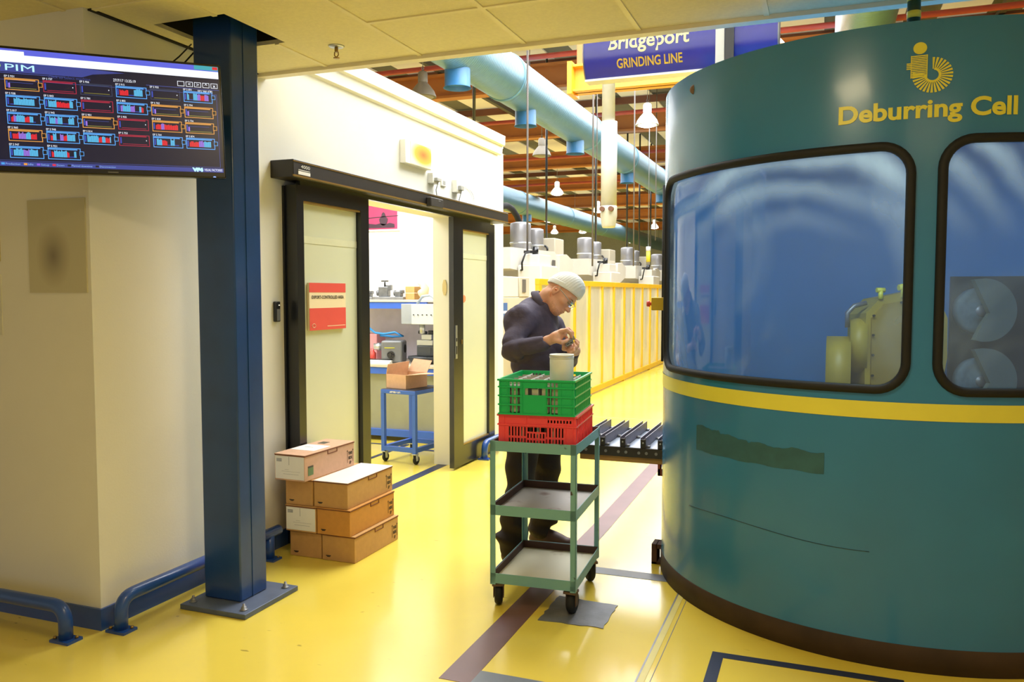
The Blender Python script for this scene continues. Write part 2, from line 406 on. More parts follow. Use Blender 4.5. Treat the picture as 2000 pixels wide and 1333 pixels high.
# ------------------------------------------------------------------ sliding doors
M_PANE = mat('frosted_pane', 'D8DABC', 0.12, var=0.03, scale=1.2, coat=0.4)
def door(n, y0, y1, iy0, iy1, label, thin=False):
    t = bpy.data.objects.new('door_%d' % n, None); COL.objects.link(t); t.location = (-3.03, (y0+y1)/2, 0); t['kind'] = 'structure'; t['label'] = label
    x0, x1 = (-3.030 if thin else -3.065), -2.985; zb, zt, iz0, iz1 = 0.02, 2.205, 0.19, 2.115
    b = MB(); b.bb((x0, y0, zb), (x1, iy0, zt)); b.bb((x0, iy1, zb), (x1, y1, zt)); b.bb((x0, iy0, iz1), (x1, iy1, zt)); b.bb((x0, iy0, zb), (x1, iy1, iz0))
    b.build('door_frame', M_BLACK, t)
    b = MB(); b.use(M_BRONZE); b.bb((x0+.02, iy0, iz1-.012), (x1-.004, iy1, iz1)); b.bb((x0+.02, iy0, iz0), (x1-.004, iy1, iz0+.012)); b.build('glazing_bead', None, t)
    b = MB(); po = .010 if thin else .035; b.bb((x0+po, iy0, iz0+.012), (x0+po+.01, iy1-.005, iz1-.012)); b.build('pane', M_PANE, t)
    b = MB(); b.bb((x0+po+.011, iy0+.0, 1.86), (x0+po+.0125, iy1-.005, 1.905)); b.build('frosted_band', mat('band', 'D9D9B8', 0.3), t)
    return t
d1 = door(1, 4.19, 5.03, 4.262, 4.925, 'left black framed sliding door with a red notice')
d2 = door(2, 6.43, 7.37, 6.63, 7.23, 'right black framed sliding door next to the person', True)
b = MB(); b.use(M_STEEL); b.bb((-2.985, 6.455, 0.98), (-2.978, 6.49, 1.27)); b.use(M_BLACK); b.bb((-2.979, 6.463, 1.02), (-2.976, 6.482, 1.09)); b.use(M_INK); b.bb((-2.979, 6.463, 1.13), (-2.976, 6.482, 1.16))
b.build('door_handle', None, d2)
b = MB(); b.use(M_BRONZE); b.bb((-2.985, 6.585, 1.10), (-2.979, 6.597, 1.14)); b.build('door_lock', None, d2)
# door guide post against the wall, left
b = MB(); b.bb((-3.079, 4.175, 0), (-3.066, 4.30, 2.2)); struct(b.build('trim_4', M_BLACK))
# jamb plate on the far side of the opening
t = thing('flush_pull', 'small cream oval plate on the white door jamb', 'plate', (-3.15, 6.72, 1.6))
b = MB(); b.prism([(math.cos(a)*0.022, math.sin(a)*0.075) for a in [2*PI*k/8+PI/8 for k in range(8)]], (-3.165, 6.6295, 1.6), (1, 0, 0), (0, 0, 1), 0.006)
b.build('plate', mat('brass_pale', 'D8C48C', 0.4, metal=0.3), t)
# header track
t = thing('door_track', 'long black header box of the sliding doors on the white wall', 'door track', (-3.0, 4.07, 2.23))
b = MB(); b.bb((WX, 4.07, 2.232), (-2.917, 7.56, 2.335), 0.004); tr = b.build('track_box', mat('track_brown', '2A2622', 0.4, var=0.08), t)
b = MB(); b.bb((-2.922, 4.07, 2.236), (-2.912, 7.56, 2.246)); b.bb((-2.920, 4.07, 2.322), (-2.914, 7.56, 2.327)); b.build('edge_strip', M_BRONZE, tr)
b = MB(); b.bb((-3.03, 4.25, 2.207), (-3.0, 7.3, 2.233)); b.build('roller_rail', M_BLACK, t)
b = MB(); b.use(M_PAPER); b.bb((-2.917, 4.115, 2.252), (-2.914, 4.235, 2.272)); b.use(M_PLASTW); plane_text(b, '4000', (-2.914, 4.14, 2.29), (0, 1, 0), (0, 0, 1), 0.028, width=0.09, lift=0.001); b.bb((-2.916, 4.117, 2.277), (-2.914, 4.232, 2.281))
b.build('maker_label', None, t)
b = MB(); b.use(M_INK); b.bb((-2.917, 5.78, 2.225), (-2.872, 6.0, 2.30), 0.008); b.use(M_GREYST); b.bb((-2.872, 5.91, 2.278), (-2.871, 5.95, 2.284)); b.build('motion_sensor', None, t)
# notice on the left door
t = thing('warning_notice', 'red and cream export control notice stuck on the left sliding door', 'notice', (-3.015, 4.54, 1.31))
xn = -2.9995
b = MB(); b.bb((-3.016, 4.33, 1.315), (xn-.001, 4.745, 1.615))
b.build('backing', M_CREAM, t)
b = MB(); b.use(M_RED); b.bb((xn-.001, 4.33, 1.555), (xn, 4.745, 1.615)); b.bb((xn-.001, 4.33, 1.315), (xn, 4.745, 1.455)); b.build('red_bands', None, t)
b = MB(); b.use(M_INK); plane_text(b, 'EXPORT-CONTROLLED AREA', (xn, 4.5375, 1.515), (0, 1, 0), (0, 0, 1), 0.028, 0.0007, width=0.365, align='CENTER')
b.use(M_CREAM); b.bb((xn-.0005, 4.525, 1.336), (xn+.0008, 4.735, 1.340))
b.tube([(xn+.001, 4.375+.018*math.cos(a), 1.345+.012*math.sin(a)) for a in [2*PI*k/16 for k in range(16)]], 0.0015, 5, closed=True)
b.build('lettering', None, t)
t = thing('hexagon_sticker', 'tiny orange hexagon sticker on the glass of the right sliding door', 'sticker', (-3.019, 6.70, 1.5))
b = MB(); b.prism([(0.04*math.cos(a), 0.035*math.sin(a)) for a in [PI/3*k+PI/6 for k in range(6)]], (-3.0095, 6.70, 1.50), (0, 1, 0), (0, 0, 1), 0.0015); b.build('face', mat('sticker_orange', 'E08A5C', 0.5), t)
# card reader on the wall
t = thing('card_reader', 'slim black card reader on the cream wall left of the sliding door', 'reader', (WX, 4.10, 1.38))
b = MB(); b.bb((WX, 4.073, 1.378), (WX+0.022, 4.118, 1.50), 0.005); b.build('housing', M_BLACK, t)
b = MB(); b.use(mat('grey_plastic', '6A6C70', 0.4)); b.bb((WX+.022, 4.080, 1.385), (WX+.0245, 4.111, 1.455)); b.use(emis('led', 'FFF6D8', 1.5)); b.bb((WX+.022, 4.10, 1.475), (WX+.025, 4.106, 1.481)); b.build('keypad', None, t)
# blurred looking emblem plate high on the white wall
t = thing('wall_plaque', 'pale wall plaque with a soft yellow and orange emblem above the door track', 'plaque', (WX, 5.88, 2.6))
b = MB(); b.bb((WX, 5.66, 2.555), (WX+0.05, 6.11, 2.735), 0.004); b.build('backing', M_WHITE, t)
def blob(name, base, c1, c2, ctr, rad, r2=0.35):
    m = bpy.data.materials.new(name); m.use_nodes = True; nt = m.node_tree; N = nt.nodes; L = nt.links
    tc = N.new('ShaderNodeTexCoord'); mp = N.new('ShaderNodeMapping'); mp.inputs['Location'].default_value = [-c/r for c, r in zip(ctr, rad)]; mp.inputs['Scale'].default_value = [1/r for r in rad]
    g = N.new('ShaderNodeTexGradient'); g.gradient_type = 'SPHERICAL'; rp = N.new('ShaderNodeValToRGB'); e = rp.color_ramp.elements
    e[0].position = 0.0; e[0].color = lin(base); e[1].position = 1.0; e[1].color = lin(c2); k = e.new(r2); k.color = lin(c1)
    L.new(tc.outputs['Object'], mp.inputs[0]); L.new(mp.outputs[0], g.inputs[0]); L.new(g.outputs['Fac'], rp.inputs[0]); L.new(rp.outputs[0], N['Principled BSDF'].inputs['Base Color'])
    N['Principled BSDF'].inputs['Roughness'].default_value = 0.7; return m
b = MB(); b.bb((WX+.05, 5.74, 2.56), (WX+0.052, 6.10, 2.73)); b.build('emblem', blob('emblem_colours', 'EFE9C8', 'C4B43C', 'DC7030', (WX+.05, 5.96, 2.655), (0.4, 0.22, 0.1)), t)
t = thing('wall_poster', 'olive notice with a soft grey spot on the olive wall at the left', 'notice', (-3.28, 2.777, 1.76))
b = MB(); b.bb((-3.455, 2.771, 1.552), (-3.10, 2.777, 1.978)); b.build('sheet', blob('poster_colours', 'CAC4A4', 'BCB494', '8A8270', (-3.30, 2.77, 1.72), (0.11, 0.4, 0.15), 0.3), t)
for z0, z1, lab, c in ((1.70, 1.99, 'sheet of paper at the left picture edge, the upper one', 'C9BE84'), (1.35, 1.64, 'sheet of paper at the left picture edge, the lower one', 'DEDCC8')):
    b = MB(); b.bb((-3.86, 2.772, z0), (-3.645, 2.777, z1)); tag(b.build('paper_notice', mat('notice_'+c, c, 0.7)), lab, 'notice', 'papers on the olive wall')
# sockets
def socket(y, z, w, h, d, label, plug):
    t = thing('wall_socket', label, 'socket', (WX, y, z), 0, 'sockets above the door track')
    b = MB(); b.bb((WX, y-w/2, z-h/2), (WX+d, y+w/2, z+h/2), 0.004); b.build('box', M_PLASTW, t)
    if plug:
        b = MB(); b.use(mat('grey_plug', 'A9A8A2', 0.5)); b.bb((WX+d, y-w*.3, z-h*.3), (WX+d+.03, y+w*.3, z+h*.05), 0.004)
        b.tube([(WX+d+.015, y+w*.1, z-h*.3), (WX+.02, y+w*.5, z-h), (WX+.01, y+w*.9, z-.17)], 0.004, 6); b.build('plug', None, t)
    else:
        b = MB(); b.use(mat('grey_plug', 'A9A8A2', 0.5)); b.bb((WX+d, y-w*.25, z-h*.25), (WX+d+.002, y+w*.25, z+h*.25)); b.build('rocker', None, t)
socket(6.19, 2.50, 0.12, 0.085, 0.05, 'white junction box with a cable, leftmost of the sockets above the door track', True)
socket(6.42, 2.495, 0.09, 0.06, 0.015, 'small white switch plate between the two boxes above the door track', False)
socket(6.66, 2.49, 0.11, 0.11, 0.05, 'white socket box with plug, rightmost of the sockets above the door track', True)
b = MB(); b.tube([(WX+.008, 6.86+.17*math.sin(a)*1.3, 2.40+.12*math.cos(a)) for a in [PI*k/14 for k in range(15)]], 0.003, 6); tag(b.build('wall_cable', M_PLASTW), 'thin white cable looping on the white wall', 'cable')

# ------------------------------------------------------------------ television
TR = at(430, 127, 3.6); TLp = at(0, 88, 3.216); ex = (TR-TLp).normalized(); TW = 0.905
ez = Vector((0, 0, 1)); ez = (ez-ex*ez.dot(ex)).normalized(); en = ex.cross(ez)   # towards the room
if en.dot(EYE-TR) < 0: en = -en
TH = 0.493; O = TR-ex*TW-ez*TH     # bottom left corner
tv = thing('television', 'flat television with a dark production dashboard, mounted on the navy column', 'television', O+ex*TW/2)
Rm = Matrix((ex, ez, en)).transposed()
def tbox(b, u0, v0, u1, v1, z0, z1, bev=0.0):
    c = O+ex*(u0+u1)/2+ez*(v0+v1)/2+en*(z0+z1)/2
    b.box(c, (abs(u1-u0), abs(v1-v0), abs(z1-z0)), Rm, bev)
b = MB(); tbox(b, 0, 0, TW, TH, -0.045, 0, 0.005); b.build('housing', mat('tv_black', '0E0E10', 0.25), tv)
BZ = 0.011; BB = 0.024
b = MB(); tbox(b, BZ, BB, TW-BZ, TH-BZ, 0.0, 0.001); scr = b.build('screen', emis('scr_navy', '0B1030', 0.9), tv)
e_ = lambda n, c, s=1.0: emis('scr_'+n, c, s)
def uv(px, py):
    d = at(px, py, 1.0)-EYE; t = (O-EYE).dot(en)/d.dot(en); p = EYE+d*t-O; return p.dot(ex), p.dot(ez)
def sq(b, m, u0, v0, u1, v1, l=0.0016):
    b.use(m); b.quad(*[O+ex*u+ez*v+en*l for u, v in ((u0, v0), (u1, v0), (u1, v1), (u0, v1))])
def fr(b, m, u0, v0, u1, v1, w=0.0016, l=0.0018):
    sq(b, m, u0, v0, u1, v0+w, l); sq(b, m, u0, v1-w, u1, v1, l); sq(b, m, u0, v0, u0+w, v1, l); sq(b, m, u1-w, v0, u1, v1, l)
def tx(b, m, s, u, v, h, w=None, al='LEFT', bold=0.0):
    b.use(m); plane_text(b, s, O+ex*u+ez*v, ex, ez, h, bold, 0.0024, width=w, align=al)
b = MB(); T = TH-BZ
sq(b, e_('bar', '5A62D8', 1.1), BZ, T-0.022, TW-BZ, T); sq(b, e_('cyan', '3AAAB8', 1.0), TW-0.11, T-0.018, TW-BZ, T, .0018)
sq(b, e_('white', 'EEF4FF', 1.25), BZ, T-0.052, TW-BZ, T-0.022); sq(b, e_('white', ''), BZ, T-0.03, 0.16, T-0.008, .002)
sq(b, e_('slate', '3E4A9C', 0.9), BZ, T-0.09, 0.36, T-0.052)
b.use(e_('slate', '')); b.quad(*[O+ex*u+ez*v+en*.0016 for u, v in ((0.36, T-0.052), (0.36, T-0.09), (0.40, T-0.075), (0.52, T-0.06))])
sq(b, e_('red', 'E02030', 1.0), TW-0.035, T-0.014, TW-BZ-.002, T-0.002, .002)
tx(b, e_('white2', 'B8F0FF', 1.2), 'PIM', 0.092, T-0.084, 0.036, 0.10, bold=0.0)
b.use(e_('lime', '9CE04C', 1.1)); b.tube([O+ex*(0.055+.02*math.cos(a))+ez*(T-.068+.012*math.sin(a))+en*.003 for a in [2.4-4.2*k/10 for k in range(11)]], .003, 5)
tx(b, e_('dim', '4050A0', 0.8), 'Click to select machine', 0.24, T-0.102, 0.016, 0.15)
tx(b, e_('white', ''), '27/7/17 13:35:19', 0.475, T-0.096, 0.016, 0.085)
for k in range(5):
    u = TW-0.045-0.034*(4-k); fr(b, e_('white', ''), u, T-0.094, u+0.028, T-0.073, 0.0018)
for k, s in ((1, '<'), (2, '>'), (4, 'x'), (3, '^')): tx(b, e_('white', ''), s, TW-0.045-0.034*(4-k)+0.014, T-0.09, 0.02, 0.011, 'CENTER')
tx(b, e_('white', ''), 'מסך ראשי אלדין', TW-0.04, T-0.113, 0.013, 0.06, 'RIGHT')
sq(b, e_('line', '5868C8', 0.9), BZ, T-0.095, 0.30, T-0.0935); sq(b, e_('line', ''), 0.60, T-0.1015, TW-BZ, T-0.100)
fr(b, e_('line', ''), BZ+0.012, BB+0.022, TW-BZ-0.012, T-0.120, 0.001)
b.use(e_('slate', '')); sq(b, e_('slate', ''), BZ, BB, TW-BZ, BB+0.018)
u = 0.055
for s, c, w in (('Production', '4AA8F0', .05), ('Idle', 'F0A040', .018), ('Setup', '8C5CE0', .028), ('Down', 'E03050', .027), ('Planned downtime', '101428', .075), ('Disconnection', '101428', .06)):
    sq(b, e_('k'+c, c, 1.0), u, BB+.005, u+.012, BB+.013, .002); tx(b, e_('pale', '90B8F8', 1.0), s, u+.015, BB+.005, 0.011, w); u += w+.027
tx(b, e_('white', ''), 'VISUAL FACTORIES', TW-.016, BB+.005, 0.014, 0.075, 'RIGHT'); tx(b, e_('white2', ''), 'VF4', TW-.096, BB+.003, 0.02, 0.045, 'RIGHT', .002)
b.build('dashboard', None, scr)
for _n, _c in (('vio', 'A078E8'), ('axis', '3850C0'), ('cyan2', '5CC4F4'), ('red2', 'F02838'), ('olive', '8C8838')): e_(_n, _c)
tiles = ['OBBOB', 'RBBBB', 'GROB', 'BBRR', 'GOOB', 'BOOB']; rr = random.Random(11)
bc = {'O': ('F0A850', 1.0), 'B': ('58A8F8', 1.15), 'R': ('B82848', 0.9), 'G': ('3C4868', 0.8)}
u00, v00 = uv(8, 149); u10, _ = uv(86, 158); u50, _ = uv(358, 180); _, v01 = uv(16, 278)
du = (u50-u00)/5; dv = 0.0665; v00 -= .004; k = 0
for ci, col in enumerate(tiles):
    for ri, ch in enumerate(col):
        x = u00+du*ci; y = v00-dv*ri; w = 0.118; h = 0.047; c = e_('b'+ch, *bc[ch])
        b = MB(); fr(b, c, x, y-h, x+w, y, 0.0026); sq(b, c, x, y-0.008, x+w*.9, y-.004, .0019)
        if ch in 'BO': fr(b, c, x+w-.004, y-.03, x+w+.012, y-.012, .0018); sq(b, e_('scrk', '080A20', .5), x+w-.002, y-.028, x+w+.010, y-.014, .0021)
        sq(b, e_('axis', '3850C0', 0.9), x+.005, y-h+.01, x+.010, y-.012)
        tx(b, e_('white', ''), 'EP S %d' % rr.randint(700, 960), x, y+.002, 0.011, 0.034)
        if ch == 'B' or (ch == 'O' and (ci, ri) in ((0, 3), (4, 2))):
            p = x+.014
            while p < x+w-.02:
                kind = rr.choice('ccccrrvn') if ch == 'B' else rr.choice('rrrcv'); n = rr.randint(2, 5)
                for q in range(n):
                    if p > x+w-.02: break
                    hh = {'c': .028, 'r': .022, 'v': .026, 'n': .004}[kind]*rr.uniform(.8, 1.05)
                    sq(b, {'c': e_('cyan2', '5CC4F4', 1.0), 'r': e_('red2', 'F02838', 1.0), 'v': e_('vio', 'A078E8', 1.0), 'n': e_('axis', '')}[kind], p, y-h+.009, p+.0034, y-h+.009+hh, .0022); p += .0042
        elif ch == 'O':
            sq(b, e_('olive', '8C8838', .8), x+.014, y-h+.007, x+w-.01, y-h+.0095, .002); sq(b, e_('vio', ''), x+.012, y-h+.008, x+.018, y-.02, .002)
            sq(b, e_('line', ''), x+.014, y-.018, x+w-.02, y-.017, .002)
        else:
            sq(b, e_('olive', '') if ch == 'G' else e_('bR', *bc['R']), x+.014, y-h+.007, x+w-.01, y-h+.009, .002)
            sq(b, e_('white', ''), x+w-.014, y-.024, x+w-.011, y-.02, .002)
        b.build('chart_tile', None, scr)
b = MB(); b.use(mat('grey_plastic', '6A6C70', 0.4)); tbox(b, TW/2-.02, .009, TW/2+.02, .014, 0, .0008); b.build('maker_badge', None, tv)
b = MB(); p = O+ex*(TW-.05)+ez*.003+en*.001; b.use(emis('tv_led', '80A0FF', 2.0)); b.lathe([(0, .004), (.005, .003), (.006, 0)], p, 12); b.build('led', None, tv)
b = MB(); a0 = O+ex*(TW-.25)+ez*TH*.6-en*.045; b.bar(a0, Vector((-2.80, 3.20, a0.z)), 0.05, 0.12); b.bar(O+ex*(TW-.08)+ez*TH*.6-en*.045, Vector((-2.74, 3.20, a0.z)), 0.05, 0.12); b.build('wall_bracket', M_BLACK, tv)
b = MB(); b.tube([(-3.0, 3.35, CZ-.01), (-2.96, 3.22, 2.70), (-2.99, 3.12, 2.60), (-2.93, 3.05, 2.5)], 0.0035, 6); tag(b.build('power_cable', M_RUBBER), 'thin black cable hanging from the ceiling behind the television', 'cable', 'cables behind the television')
b = MB(); b.tube([(-2.885, 3.24, 2.72), (-2.91, 3.17, 2.63), (-2.86, 3.10, 2.5)], 0.004, 6); tag(b.build('power_cable', M_RUBBER), 'thin black cable beside the column, behind the television', 'cable', 'cables behind the television')
# ------------------------------------------------------------------ deburring cell (upright drum with windows)
CX, CY, CR, CT = 0.32, 4.82, 1.18, 2.62
def cp(a, z, R=CR):
    a = math.radians(a); return Vector((CX+R*math.sin(a), CY-R*math.cos(a), z))
def sa(s): return math.degrees(s/CR)
M_TEAL = mat('teal_enamel', '2E7AAC', 0.27, var=0.07, scale=2.2, bump=0.02, bscale=14, coat=0.25)
M_INNER = mat('inner_blue', '3088C8', 0.4, var=0.05, scale=3)
M_BAND = mat('yellow_vinyl', 'E8E04C', 0.35, var=0.02)
cell = thing('deburring_cell', 'large rounded teal drum of the deburring cell with black framed windows and yellow band', 'machine', (CX, CY, 0))
wins = [(-70.5, 0.7, 1.135, 2.16, 0.135), (4.1, 62.0, 1.135, 2.175, 0.135)]
def inwin(a, z, grow=0.0):
    for a0, a1, z0, z1, r in wins:
        s = math.radians(a-(a0+a1)/2)*CR; hw = math.radians((a1-a0)/2)*CR-grow; hh = (z1-z0)/2-grow; t = z-(z0+z1)/2
        qx = abs(s)-hw+r; qz = abs(t)-hh+r
        d = math.hypot(max(qx, 0), max(qz, 0))+min(max(qx, qz), 0)-r
        if d < 0: return True
    return -115 < a < -84 and 0.52 < z < 0.95
def shell(R, zlist, m, name, flip=False, parent=cell):
    b = MB(); b.use(m); n = 600; st = 360/n
    rows = [[b.bm.verts.new(cp(-180+st*i, z, R)) for i in range(n)] for z in zlist]
    for j in range(len(zlist)-1):
        for i in range(n):
            a = -180+st*(i+.5); z = (zlist[j]+zlist[j+1])/2
            if inwin(a, z, 0.012): continue
            q = [rows[j][i], rows[j][(i+1) % n], rows[j+1][(i+1) % n], rows[j+1][i]]
            b._f(q[::-1] if flip else q, True)
    return b.build(name, None, parent, keep=True)
zl = [0, 0.10, 0.3, 0.52, 0.7, 0.95, 1.03, 1.11]+[1.11+0.0135*k for k in range(1, 80)]+[2.3, 2.56, 2.61, CT]
shell(CR, zl, M_TEAL, 'drum_wall'); shell(CR-0.035, zl, M_INNER, 'inner_lining', True)
b = MB(); n = 160
b.lathe([(0, CT-0.015), (CR-0.05, CT-0.01), (CR-0.012, CT), (CR, CT-0.008), (CR, CT-0.02), (CR-0.04, CT-0.03), (0, CT-0.03)], (CX, CY, 0), n); b.build('roof', M_TEAL, cell)
b = MB()
b.lathe([(CR+.001, 0.0), (CR+.004, 0.0), (CR+.004, 0.105), (CR+.001, 0.108)], (CX, CY, 0), 200); b.build('base_skirt', mat('skirt_rubber', '3B2A1A', 0.75, var=0.3, scale=6), cell)
def patch(b, a0, a1, z0, z1, R, n=60, t=None):
    A = []
    for i in range(n+1):
        a = a0+(a1-a0)*i/n; dz = (t(i/n) if t else 0)
        A.append((b.bm.verts.new(cp(a, z0+dz, R)), b.bm.verts.new(cp(a, z1+dz, R))))
    for p, q in zip(A[:-1], A[1:]): b._f([p[0], q[0], q[1], p[1]], True)
b = MB(); patch(b, -105, 95, 1.037, 1.107, CR+.0025, 240); b.build('yellow_band', M_BAND, cell, keep=True)
b = MB(); rr = random.Random(3); N_ = 50; A = []
for i in range(N_+1):
    a = -49+34*i/N_; w1 = .006*math.sin(i*.5)+rr.uniform(-.003, .003)
    A.append((b.bm.verts.new(cp(a, 0.783-.0*i+w1*.4, CR+.0015)), b.bm.verts.new(cp(a, 0.905-(.018 if i > 12 else 0)-(.012 if i > 24 else 0)+w1, CR+.0015))))
for p, q in zip(A[:-1], A[1:]): b._f([p[0], q[0], q[1], p[1]], True)
o = b.build('sticker_ghost', mat('glue_stain', '2C5E6C', 0.5, var=0.12, scale=18), cell, keep=True); o['label'] = 'dull grey rectangle where a sticker was removed'
b = MB(); b.tube([cp(-52+46*i/40, 0.49+.012*math.sin(i*.13), CR+.001) for i in range(41)], 0.0016, 5); b.build('scratch', mat('scratch_dark', '1E4650', 0.6), cell)
b = MB(); b.lathe([(0, .004), (.012, .003), (.017, 0)], (0, 0, 0), 10, None); 
for v in b.bm.verts: v.co = cp(-52.3, 2.54, CR-.002)+Vector((v.co.x*.5, -v.co.z, v.co.y*1.4))+Vector((v.co.x*.8, 0, 0))
b.build('rust_spot', mat('rust', '7A6250', 0.8, var=0.3, scale=60), cell)
# windows: rubber gasket and dusty pane
M_GLASS = clear('dusty_glow_glass', 'DDEBF0', 0.50, 'C4D8DE', 1.5, 0.45, 0.75, 0.2, 0.09, (1, 1, 0.6))
nt = M_GLASS.node_tree; N = nt.nodes; L = nt.links   # wiped dust arcs; lamp brightness towards the top edge is painted in
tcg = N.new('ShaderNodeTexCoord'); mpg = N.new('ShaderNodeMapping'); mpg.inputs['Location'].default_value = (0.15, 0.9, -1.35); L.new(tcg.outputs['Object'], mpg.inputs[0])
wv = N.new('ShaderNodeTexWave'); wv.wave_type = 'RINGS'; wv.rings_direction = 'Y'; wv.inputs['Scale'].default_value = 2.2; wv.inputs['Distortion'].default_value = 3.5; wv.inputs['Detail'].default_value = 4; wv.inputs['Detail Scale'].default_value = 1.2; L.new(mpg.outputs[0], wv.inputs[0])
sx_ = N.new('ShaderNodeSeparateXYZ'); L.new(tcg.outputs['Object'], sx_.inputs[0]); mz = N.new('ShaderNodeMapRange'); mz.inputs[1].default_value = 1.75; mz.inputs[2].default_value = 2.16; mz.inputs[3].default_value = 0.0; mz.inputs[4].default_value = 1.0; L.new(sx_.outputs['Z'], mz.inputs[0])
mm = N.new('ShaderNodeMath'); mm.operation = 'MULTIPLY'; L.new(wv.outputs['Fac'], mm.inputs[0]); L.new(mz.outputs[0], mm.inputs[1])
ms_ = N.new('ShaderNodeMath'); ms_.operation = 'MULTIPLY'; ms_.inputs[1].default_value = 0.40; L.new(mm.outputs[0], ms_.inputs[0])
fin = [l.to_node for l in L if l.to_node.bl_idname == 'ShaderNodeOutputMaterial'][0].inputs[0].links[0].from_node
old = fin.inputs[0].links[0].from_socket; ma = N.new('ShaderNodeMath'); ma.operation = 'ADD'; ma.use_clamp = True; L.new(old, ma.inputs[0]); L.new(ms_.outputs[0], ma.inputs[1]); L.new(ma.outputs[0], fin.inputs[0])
gk = []
for wi, (a0, a1, z0, z1, r) in enumerate(wins):
    s0, s1 = math.radians(a0)*CR, math.radians(a1)*CR; P = []
    g = 0.022
    def arc(cxs, czs, t0, t1):
        for k in range(9):
            t = t0+(t1-t0)*k/8; P.append((cxs+(r-g)*math.cos(t), czs+(r-g)*math.sin(t)))
    def seg(p, q, n):
        for k in range(1, n): P.append((p[0]+(q[0]-p[0])*k/n, p[1]+(q[1]-p[1])*k/n))
    arc(s1-r, z1-r, 0, PI/2); seg((s1-r, z1-g), (s0+r, z1-g), 40); arc(s0+r, z1-r, PI/2, PI); seg((s0+g, z1-r), (s0+g, z0+r), 10)
    arc(s0+r, z0+r, PI, 1.5*PI); seg((s0+r, z0+g), (s1-r, z0+g), 40); arc(s1-r, z0+r, 1.5*PI, 2*PI); seg((s1-g, z0+r), (s1-g, z1-r), 10)
    b = MB(); b.tube([cp(sa(s), z, CR+.004) for s, z in P], 0.019, 10, closed=True)
    b.use(M_STEEL); b.tube([cp(sa(math.copysign(1, 1)*(s+( -0.0 ))), z, CR+.002) for s, z in [((s-(s0+s1)/2)*0.975+(s0+s1)/2, (z-(z0+z1)/2)*0.962+(z0+z1)/2) for s, z in P]], 0.0035, 6, closed=True) if False else None
    b.mats = []; gk = b.build('window_gasket', M_RUBBER, cell)
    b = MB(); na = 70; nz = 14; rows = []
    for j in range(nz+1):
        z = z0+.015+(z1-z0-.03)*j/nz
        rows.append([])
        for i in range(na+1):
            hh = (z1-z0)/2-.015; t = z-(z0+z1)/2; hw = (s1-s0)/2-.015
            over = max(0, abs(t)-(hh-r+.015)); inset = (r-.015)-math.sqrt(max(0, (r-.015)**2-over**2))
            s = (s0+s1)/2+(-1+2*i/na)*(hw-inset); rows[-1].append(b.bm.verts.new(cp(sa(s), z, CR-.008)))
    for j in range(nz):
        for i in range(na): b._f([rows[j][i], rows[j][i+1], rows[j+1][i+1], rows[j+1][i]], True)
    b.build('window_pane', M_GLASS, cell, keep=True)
# lettering
def wrap_text(name, txt, a0, a1, z, h, bold, m):
    me = text_mesh(txt, 1.0, bold, 0, res=5)
    bm = bmesh.new(); bm.from_mesh(me); bmesh.ops.subdivide_edges(bm, edges=[e for e in bm.edges if e.calc_length() > .08], cuts=2); bm.to_mesh(me); bm.free()
    xs = [v.co.x for v in me.vertices]; x0, x1 = min(xs), max(xs); b = MB()
    b.mesh(me, lambda c: cp(a0+(a1-a0)*(c.x-x0)/(x1-x0), z+c.y*h, CR+.003)); return b.build(name, m, cell)
wrap_text('lettering', 'Deburring Cell', -13.7, 17.9, 2.243, 0.098, 0.030, M_BAND)
b = MB(); K = 1/470.0
def lp(px, py): return cp(sa((px-1793)*K)+0.6, 2.334+(183-py)*0.00202, CR+.003)
def lpoly(pts): b._f([b.bm.verts.new(lp(*p)) for p in pts])
lpoly([(1793+11.5*math.cos(t), 95+11.5*math.sin(t)) for t in [2*PI*k/24 for k in range(24)]])
for k in range(13):
    y0 = 109+k*3.35; x0 = 1771 if 12 < y0-108 < 27 else 1778
    lpoly([(x0, y0), (1806, y0-0.6), (1806, y0+1.6), (x0, y0+2.2)])
lpoly([(1804.6, 108), (1806, 108), (1806, 152), (1804.6, 152)]); lpoly([(1778, 108.5), (1779.2, 108.5), (1779.2, 152), (1778, 152)])
for k in range(24):
    t = math.radians(-88+k*(88+188)/23); c0, r0, r1 = (1815, 148), 11.5, 34
    w0, w1 = math.radians(3.4)*1.2, math.radians(3.6)
    lpoly([(c0[0]+r0*math.cos(t-w0), c0[1]+r0*math.sin(t-w0)), (c0[0]+r1*math.cos(t-w1), c0[1]+r1*math.sin(t-w1)), (c0[0]+r1*math.cos(t+w1), c0[1]+r1*math.sin(t+w1)), (c0[0]+r0*math.cos(t+w0), c0[1]+r0*math.sin(t+w0))])
for k in range(20):
    t0 = math.radians(-80+k*13.5); t1 = math.radians(-80+(k+1)*13.5)
    lpoly([(1815+10*math.cos(t0), 148+10*math.sin(t0)), (1815+14*math.cos(t0), 148+14*math.sin(t0)), (1815+14*math.cos(t1), 148+14*math.sin(t1)), (1815+10*math.cos(t1), 148+10*math.sin(t1))])
b.build('emblem', M_BAND, cell)
